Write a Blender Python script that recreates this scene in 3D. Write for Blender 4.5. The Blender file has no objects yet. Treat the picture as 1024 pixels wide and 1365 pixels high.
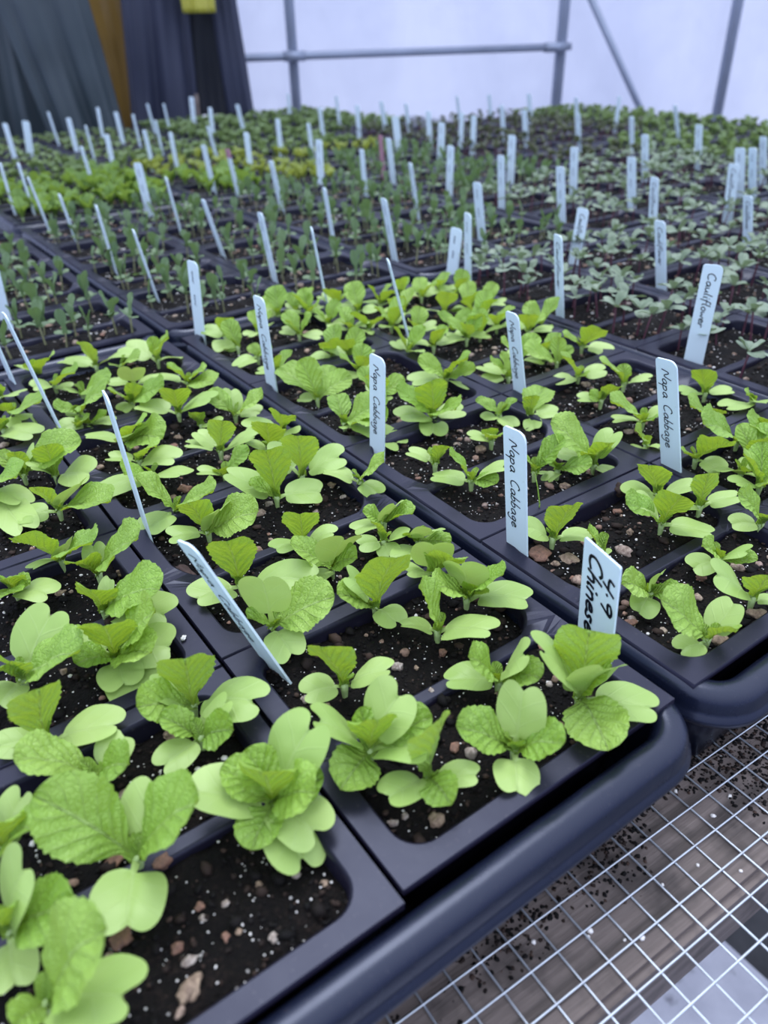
import bpy, bmesh, math, random
from mathutils import Vector, Matrix, noise
R = random.Random(7)
COL = bpy.context.scene.collection
RIM = 0.856          # height of the insert rims above the ground
MESHZ = 0.800        # top of the wire mesh
SOIL = -0.007
UP = Vector((0, 0, 1))
ORD = ['first', 'second', 'third', 'fourth', 'fifth', 'sixth', 'seventh', 'eighth', 'ninth', 'tenth']

# ------------------------------------------------------------------ helpers
def tag(o, label=None, cat=None, group=None, kind=None):
    if label: o['label'] = label
    if cat: o['category'] = cat
    if group: o['group'] = group
    if kind: o['kind'] = kind
    return o

def mesh(name, verts, faces, mats=(), uvs=None, smooth=True, midx=None):
    me = bpy.data.meshes.new(name)
    me.from_pydata(verts, [], faces)
    for m in mats: me.materials.append(m)
    if smooth: me.polygons.foreach_set('use_smooth', [True] * len(me.polygons))
    if midx: me.polygons.foreach_set('material_index', midx)
    if uvs:
        l = me.uv_layers.new(name='UVMap')
        idx = [0] * len(me.loops); me.loops.foreach_get('vertex_index', idx)
        flat = []
        for i in idx: flat += uvs[i]
        l.data.foreach_set('uv', flat)
    me.update()
    return me

def obj(name, me, parent=None, loc=None, rot=None):
    o = bpy.data.objects.new(name, me); COL.objects.link(o)
    if parent: o.parent = parent
    if loc is not None: o.location = loc
    if rot is not None: o.rotation_euler = rot
    return o

def empty(name, loc=(0, 0, 0), rz=0.0):
    o = bpy.data.objects.new(name, None); COL.objects.link(o)
    o.location = loc; o.rotation_euler = (0, 0, rz); o.empty_display_size = .01
    return o

class MB:
    def __init__(s): s.v = []; s.f = []; s.uv = []; s.mi = []
    def add(s, verts, faces, uvs=None, mi=0):
        n = len(s.v); s.v += verts; s.f += [tuple(i + n for i in f) for f in faces]
        s.uv += uvs if uvs else [(0.5, 0.5)] * len(verts); s.mi += [mi] * len(faces)
    def box(s, a, b, mi=0):
        x0, y0, z0 = a; x1, y1, z1 = b
        v = [(x, y, z) for z in (z0, z1) for y in (y0, y1) for x in (x0, x1)]
        s.add(v, [(0, 2, 3, 1), (4, 5, 7, 6), (0, 1, 5, 4), (2, 6, 7, 3), (0, 4, 6, 2), (1, 3, 7, 5)], mi=mi)
    def tube(s, pts, rad, n=8, cap=True, mi=0):
        pts = [Vector(p) for p in pts]
        if not hasattr(rad, '__len__'): rad = [rad] * len(pts)
        vs = []; fs = []
        a = None
        for i, p in enumerate(pts):
            t = (pts[min(i + 1, len(pts) - 1)] - pts[max(i - 1, 0)]).normalized()
            if a is None:
                a = t.orthogonal().normalized()
            a = (a - t * a.dot(t)).normalized(); b = t.cross(a)
            for k in range(n):
                q = p + (a * math.cos(2 * math.pi * k / n) + b * math.sin(2 * math.pi * k / n)) * rad[i]
                vs.append(tuple(q))
        for i in range(len(pts) - 1):
            for k in range(n):
                fs.append((i * n + k, i * n + (k + 1) % n, (i + 1) * n + (k + 1) % n, (i + 1) * n + k))
        if cap:
            fs.append(tuple(range(n - 1, -1, -1))); fs.append(tuple(range((len(pts) - 1) * n, len(pts) * n)))
        s.add(vs, fs, mi=mi)
    def build(s, name, mats, smooth=True, uv=False):
        return mesh(name, s.v, s.f, mats, s.uv if uv else None, smooth, s.mi)

# ---------------------------------------------------------------- materials
class NT:
    def __init__(s, name):
        s.m = bpy.data.materials.new(name); s.m.use_nodes = True
        s.t = s.m.node_tree; s.b = s.t.nodes['Principled BSDF']; s.out = s.t.nodes['Material Output']
    def n(s, typ, **kw):
        nd = s.t.nodes.new(typ)
        for k, v in kw.items():
            if k.startswith('i_'):
                nd.inputs[k[2:].replace('_', ' ')].default_value = v
            else: setattr(nd, k, v)
        return nd
    def l(s, a, b): s.t.links.new(a, b)
    def math(s, op, a, b=None, c=None, clamp=False):
        nd = s.n('ShaderNodeMath', operation=op); nd.use_clamp = clamp
        for i, x in enumerate((a, b, c)):
            if x is None: continue
            if isinstance(x, (int, float)): nd.inputs[i].default_value = x
            else: s.l(x, nd.inputs[i])
        return nd.outputs[0]
    def mix(s, f, a, b):
        nd = s.n('ShaderNodeMix', data_type='RGBA')
        for i, x in ((0, f), (6, a), (7, b)):
            if isinstance(x, (int, float)): nd.inputs[i].default_value = x
            elif isinstance(x, tuple): nd.inputs[i].default_value = x + (1,) if len(x) == 3 else x
            else: s.l(x, nd.inputs[i])
        return nd.outputs[2]
    def noise(s, scale, detail=3, vec=None, rough=.5):
        nd = s.n('ShaderNodeTexNoise'); nd.inputs['Scale'].default_value = scale
        nd.inputs['Detail'].default_value = detail; nd.inputs['Roughness'].default_value = rough
        if vec is not None: s.l(vec, nd.inputs['Vector'])
        return nd
    def ramp(s, f, stops):
        nd = s.n('ShaderNodeValToRGB'); e = nd.color_ramp.elements
        while len(e) < len(stops): e.new(.5)
        for el, (p, c) in zip(e, stops): el.position = p; el.color = c + (1,) if len(c) == 3 else c
        s.l(f, nd.inputs[0]); return nd.outputs[0]
    def bump(s, hgt, strength, dist):
        nd = s.n('ShaderNodeBump'); nd.inputs['Strength'].default_value = strength
        nd.inputs['Distance'].default_value = dist; s.l(hgt, nd.inputs['Height'])
        return nd.outputs[0]

def simple(name, col, rough=.5, spec=.5, metal=0., var=.0, vscale=20.):
    t = NT(name)
    t.b.inputs['Roughness'].default_value = rough
    t.b.inputs['Specular IOR Level'].default_value = spec
    t.b.inputs['Metallic'].default_value = metal
    if var:
        tc = t.n('ShaderNodeTexCoord'); nz = t.noise(vscale, 4, tc.outputs['Object'])
        c = t.mix(nz.outputs[0], tuple(x * (1 - var) for x in col), tuple(min(1, x * (1 + var)) for x in col))
        t.l(c, t.b.inputs['Base Color'])
    else: t.b.inputs['Base Color'].default_value = col + (1,)
    return t.m

def leaf_mat(name, ca, cb, trans, vein, vstr, rough=.45, pucker=0., freq=9., tw=.35):
    """ca/cb: darker and lighter leaf green, trans: tint of light passing through, vein: vein colour."""
    t = NT(name)
    uv = t.n('ShaderNodeUVMap'); sp = t.n('ShaderNodeSeparateXYZ'); t.l(uv.outputs[0], sp.inputs[0])
    info = t.n('ShaderNodeObjectInfo')
    tc = t.n('ShaderNodeTexCoord')
    nz = t.noise(260, 3, tc.outputs['Object'])
    nz2 = t.noise(60, 2, tc.outputs['Object'])
    a = t.math('ABSOLUTE', t.math('SUBTRACT', t.math('ADD', sp.outputs[0], t.math('MULTIPLY', t.math('SUBTRACT', nz2.outputs[0], .5), .04)), .5))
    # midrib, tapering to the tip
    wid = t.math('MULTIPLY_ADD', sp.outputs[1], -.030, .045)
    mid = t.math('SUBTRACT', 1., t.math('DIVIDE', a, wid), clamp=True)
    # side veins
    ph = t.math('MULTIPLY', t.math('SUBTRACT', sp.outputs[1], t.math('MULTIPLY', t.math('POWER', a, .8), .62)), freq)
    ph = t.math('ADD', ph, t.math('MULTIPLY', nz2.outputs[0], .5))
    fr = t.math('ABSOLUTE', t.math('SUBTRACT', t.math('FRACT', ph), .5))
    side = t.math('SUBTRACT', 1., t.math('DIVIDE', fr, .085), clamp=True)
    side = t.math('MULTIPLY', side, t.math('SUBTRACT', .85, a, clamp=True))
    v = t.math('MAXIMUM', mid, t.math('MULTIPLY', side, .7))
    vor = t.n('ShaderNodeTexVoronoi', feature='DISTANCE_TO_EDGE'); vor.inputs['Scale'].default_value = 520
    t.l(tc.outputs['Object'], vor.inputs['Vector'])
    f = t.math('MULTIPLY_ADD', nz2.outputs[0], .7, t.math('MULTIPLY', info.outputs['Random'], .55))
    base = t.mix(t.math('SUBTRACT', f, .12, clamp=True), ca, cb)
    base = t.mix(t.math('MULTIPLY', v, vstr), base, vein)
    t.l(base, t.b.inputs['Base Color'])
    t.b.inputs['Roughness'].default_value = rough
    t.b.inputs['Specular IOR Level'].default_value = .42
    hgt = t.math('ADD', t.math('MULTIPLY', v, -1.), t.math('MULTIPLY', nz.outputs[0], .5))
    if pucker:
        cell = t.math('MINIMUM', t.math('MULTIPLY', vor.outputs['Distance'], 3.), .6)
        hgt = t.math('ADD', hgt, t.math('MULTIPLY', cell, pucker))
        hgt = t.math('ADD', hgt, t.math('MULTIPLY', fr, 1.4))
    bp = t.bump(hgt, .8 if pucker else .25, .0008)
    t.l(bp, t.b.inputs['Normal'])
    tr = t.n('ShaderNodeBsdfTranslucent')
    tcol = t.mix(t.math('MULTIPLY', v, vstr * .6), trans, vein)
    t.l(tcol, tr.inputs['Color']); t.l(bp, tr.inputs['Normal'])
    mx = t.n('ShaderNodeMixShader'); mx.inputs[0].default_value = tw
    t.l(t.b.outputs[0], mx.inputs[1]); t.l(tr.outputs[0], mx.inputs[2]); t.l(mx.outputs[0], t.out.inputs[0])
    return t.m

M = {}
M['true'] = leaf_mat('napa_true_leaf', (.18, .35, .042), (.37, .555, .115), (.48, .66, .035), (.54, .70, .30), .42, .40, .6, 6.5, .30)
M['cot'] = leaf_mat('napa_cotyledon', (.29, .455, .105), (.45, .605, .20), (.45, .60, .12), (.54, .66, .34), .2, .42, 0, 3.5, .28)
M['nstem'] = simple('napa_stem', (.36, .50, .20), .5, .4, var=.2, vscale=200)
M['caul_leaf'] = leaf_mat('cauliflower_leaf', (.13, .19, .12), (.27, .34, .25), (.20, .28, .12), (.42, .47, .38), .3, .5, 0, 5, .25)
M['caul_stem'] = simple('cauliflower_stem', (.10, .035, .055), .5, .4, var=.4, vscale=150)
M['bras_leaf'] = leaf_mat('brassica_leaf', (.075, .14, .07), (.18, .27, .13), (.18, .30, .07), (.30, .36, .2), .3, .5, 0, 6, .25)
M['bras_stem'] = simple('brassica_stem', (.22, .23, .12), .5, .4, var=.4, vscale=150)
M['lett_leaf'] = leaf_mat('lettuce_leaf', (.13, .24, .05), (.26, .42, .10), (.30, .45, .06), (.38, .5, .2), .3, .5, .4, 7)
M['yell_leaf'] = leaf_mat('yellow_leaf', (.19, .26, .05), (.36, .42, .10), (.36, .42, .07), (.45, .5, .22), .3, .5, 0, 7)
M['dark_leaf'] = leaf_mat('dark_leaf', (.055, .06, .05), (.13, .16, .085), (.14, .18, .06), (.2, .2, .14), .3, .5, 0, 6, .2)
M['bush_leaf'] = leaf_mat('bush_leaf', (.12, .19, .08), (.24, .33, .15), (.25, .36, .09), (.3, .4, .2), .3, .5, 0, 6, .25)

def plastic(name, col, r0, r1, dust, spec):
    t = NT(name); tc = t.n('ShaderNodeTexCoord')
    n1 = t.noise(35, 5, tc.outputs['Object'], .6); n2 = t.noise(420, 3, tc.outputs['Object'])
    d = t.ramp(n2.outputs[0], [(.62, (0, 0, 0)), (.78, (1, 1, 1))])
    d = t.math('MULTIPLY', d, t.math('MULTIPLY', n1.outputs[0], dust))
    c = t.mix(d, col, (.10, .09, .09)); t.l(c, t.b.inputs['Base Color'])
    t.l(t.math('MULTIPLY_ADD', n1.outputs[0], r1 - r0, r0), t.b.inputs['Roughness'])
    t.b.inputs['Specular IOR Level'].default_value = spec
    t.b.inputs['Specular Tint'].default_value = (.72, .78, 1., 1)
    t.l(t.bump(n1.outputs[0], .12, .002), t.b.inputs['Normal'])
    return t.m
M['insert'] = plastic('black_insert_plastic', (.010, .009, .020), .26, .46, .5, .34)
M['tray'] = plastic('black_tray_plastic', (.005, .007, .017), .20, .36, .2, .5)

def soil_mat():
    t = NT('potting_soil'); tc = t.n('ShaderNodeTexCoord')
    n1 = t.noise(75, 6, tc.outputs['Object'], .7); n2 = t.noise(520, 5, tc.outputs['Object'], .65)
    c = t.ramp(t.math('MULTIPLY_ADD', n2.outputs[0], .55, t.math('MULTIPLY', n1.outputs[0], .5)), [(.40, (.0016, .0013, .0016)), (.56, (.005, .0036, .0034)), (.67, (.017, .011, .009)), (.78, (.055, .036, .028))])
    v = t.n('ShaderNodeTexVoronoi', feature='F1'); v.inputs['Scale'].default_value = 420
    t.l(tc.outputs['Object'], v.inputs['Vector'])
    sp = t.n('ShaderNodeSeparateColor'); t.l(v.outputs['Color'], sp.inputs[0])
    sel = t.math('GREATER_THAN', sp.outputs[0], .90)
    siz = t.math('LESS_THAN', v.outputs['Distance'], t.math('MULTIPLY_ADD', sp.outputs[1], .22, .06))
    w = t.math('MULTIPLY', sel, siz)
    c = t.mix(t.math('MULTIPLY', w, .8), c, (.62, .60, .58))
    t.l(c, t.b.inputs['Base Color'])
    t.b.inputs['Roughness'].default_value = .7
    t.b.inputs['Specular IOR Level'].default_value = .16
    h = t.math('ADD', t.math('MULTIPLY', n2.outputs[0], .6), n1.outputs[0])
    t.l(t.bump(h, 1., .0045), t.b.inputs['Normal'])
    return t.m
M['soil'] = soil_mat()

def island_mat(name, stops, rough=.8, scale=500):
    t = NT(name); g = t.n('ShaderNodeNewGeometry'); tc = t.n('ShaderNodeTexCoord')
    c = t.ramp(g.outputs['Random Per Island'], stops)
    nz = t.noise(scale, 4, tc.outputs['Object'], .6)
    c2 = t.mix(t.math('MULTIPLY_ADD', nz.outputs[0], 1.6, -.45, clamp=True), (.10, .06, .045), c)
    t.l(c2, t.b.inputs['Base Color']); t.b.inputs['Roughness'].default_value = rough
    t.l(t.bump(nz.outputs[0], .7, .001), t.b.inputs['Normal'])
    return t.m
for _n, _c in (('tan', (.50, .38, .26)), ('rust', (.34, .17, .11)), ('white', (.60, .55, .49))):
    M['stone_' + _n] = island_mat('stone_' + _n, [(0, _c), (1, _c)])
M['stone'] = island_mat('grit_stone', [(0, (.30, .18, .13)), (.3, (.52, .38, .27)), (.55, (.62, .52, .41)), (.75, (.42, .22, .15)), (1, (.66, .60, .54))])
def crumb():
    t = NT('soil_crumb'); g = t.n('ShaderNodeNewGeometry')
    c = t.ramp(g.outputs['Random Per Island'], [(0, (.0018, .0015, .0018)), (.6, (.005, .0038, .0038)), (.9, (.03, .019, .015)), (1, (.06, .038, .03))])
    t.l(c, t.b.inputs['Base Color']); t.b.inputs['Roughness'].default_value = .8; t.b.inputs['Specular IOR Level'].default_value = .2
    return t.m
M['crumb'] = crumb()
M['perlite'] = simple('perlite', (.70, .68, .66), .7, .3, var=.2, vscale=600)
M['bark'] = simple('bark', (.05, .03, .028), .8, .3, var=.6, vscale=150)

def label_mat(name, col):
    t = NT(name); tc = t.n('ShaderNodeTexCoord')
    n1 = t.noise(260, 3, tc.outputs['Object'], .6); n2 = t.noise(60, 3, tc.outputs['Object'])
    d = t.ramp(n1.outputs[0], [(.66, (0, 0, 0)), (.76, (1, 1, 1))])
    c = t.mix(t.math('MULTIPLY', d, t.math('MULTIPLY', n2.outputs[0], .6)), col, tuple(x * .5 for x in col))
    t.l(c, t.b.inputs['Base Color']); t.b.inputs['Roughness'].default_value = .4
    tr = t.n('ShaderNodeBsdfTranslucent'); tr.inputs['Color'].default_value = col + (1,)
    mx = t.n('ShaderNodeMixShader'); mx.inputs[0].default_value = .22
    t.l(t.b.outputs[0], mx.inputs[1]); t.l(tr.outputs[0], mx.inputs[2]); t.l(mx.outputs[0], t.out.inputs[0])
    return t.m
M['label'] = label_mat('label_plastic', (.72, .85, .92))
M['label_pink'] = label_mat('label_pink_plastic', (.50, .27, .36))
M['ink'] = simple('marker_ink', (.012, .013, .03), .5, .4)
M['ink_grey'] = simple('faded_ink', (.10, .14, .22), .6, .3)
M['wire'] = simple('galvanised_wire', (.55, .60, .66), .33, .5, .75, .25, 80)
M['pipe'] = simple('galvanised_pipe', (.27, .31, .40), .45, .5, .35, .2, 12)

def wood_mat():
    t = NT('weathered_wood'); tc = t.n('ShaderNodeTexCoord')
    mp = t.n('ShaderNodeMapping'); mp.inputs['Scale'].default_value = (4, 90, 90); t.l(tc.outputs['Object'], mp.inputs[0])
    n1 = t.noise(1.6, 6, mp.outputs[0], .65); n2 = t.noise(26, 4, tc.outputs['Object'], .6)
    c = t.ramp(n1.outputs[0], [(.3, (.05, .040, .036)), (.5, (.115, .092, .084)), (.7, (.19, .155, .14))])
    c = t.mix(t.ramp(n2.outputs[0], [(.50, (0, 0, 0)), (.64, (.8, .8, .8))]), c, (.022, .017, .016))
    t.l(c, t.b.inputs['Base Color']); t.b.inputs['Roughness'].default_value = .75
    t.l(t.bump(n1.outputs[0], .6, .002), t.b.inputs['Normal'])
    return t.m
M['wood'] = wood_mat()

def film_mat():
    t = NT('greenhouse_film'); tc = t.n('ShaderNodeTexCoord')
    mp = t.n('ShaderNodeMapping'); mp.inputs['Scale'].default_value = (1.0, 1, .35); mp.inputs['Rotation'].default_value = (0, .5, 0)
    t.l(tc.outputs['Object'], mp.inputs[0])
    n1 = t.noise(2.2, 4, mp.outputs[0], .5); n2 = t.noise(14, 3, tc.outputs['Object'])
    c = t.mix(t.math('MULTIPLY_ADD', n1.outputs[0], 1.8, -.4, clamp=True), (.52, .555, .69), (.72, .745, .85))
    t.l(c, t.b.inputs['Base Color']); t.b.inputs['Roughness'].default_value = .4
    bp = t.bump(t.math('ADD', n1.outputs[0], t.math('MULTIPLY', n2.outputs[0], .06)), .5, .12)
    t.l(bp, t.b.inputs['Normal'])
    tr = t.n('ShaderNodeBsdfTranslucent'); t.l(c, tr.inputs['Color']); t.l(bp, tr.inputs['Normal'])
    mx = t.n('ShaderNodeMixShader'); mx.inputs[0].default_value = .7
    t.l(t.b.outputs[0], mx.inputs[1]); t.l(tr.outputs[0], mx.inputs[2]); t.l(mx.outputs[0], t.out.inputs[0])
    return t.m
M['film'] = film_mat()
M['coat_green'] = simple('green_grey_rubber_cloth', (.035, .052, .062), .45, .5, var=.25, vscale=9)
M['coat_navy'] = simple('navy_cloth', (.028, .034, .062), .55, .4, var=.25, vscale=9)
M['coat_dark'] = simple('dark_cloth', (.020, .024, .034), .55, .4, var=.25, vscale=9)
M['coat_ochre'] = simple('ochre_oilskin', (.26, .15, .025), .45, .5, var=.3, vscale=9)
M['coat_yellow'] = simple('yellow_oilskin', (.42, .40, .05), .45, .5, var=.2, vscale=9)
M['white'] = simple('white_plastic', (.75, .76, .80), .45, .5)

def ground_mat():
    t = NT('dark_ground'); tc = t.n('ShaderNodeTexCoord')
    n1 = t.noise(9, 5, tc.outputs['Object'], .6)
    t.l(t.ramp(n1.outputs[0], [(.35, (.028, .030, .034)), (.65, (.07, .07, .078))]), t.b.inputs['Base Color'])
    t.b.inputs['Roughness'].default_value = .8
    return t.m
M['ground'] = ground_mat()
def slab_mat():
    t = NT('pale_concrete'); tc = t.n('ShaderNodeTexCoord')
    n1 = t.noise(11, 6, tc.outputs['Object'], .6); n2 = t.noise(24, 4, tc.outputs['Object'], .55)
    c = t.ramp(n1.outputs[0], [(.3, (.42, .43, .50)), (.6, (.56, .57, .64))])
    c = t.mix(t.ramp(n2.outputs[0], [(.56, (0, 0, 0)), (.68, (.8, .8, .8))]), c, (.16, .16, .19))
    t.l(c, t.b.inputs['Base Color']); t.b.inputs['Roughness'].default_value = .8
    return t.m
M['slab'] = slab_mat()

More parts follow.
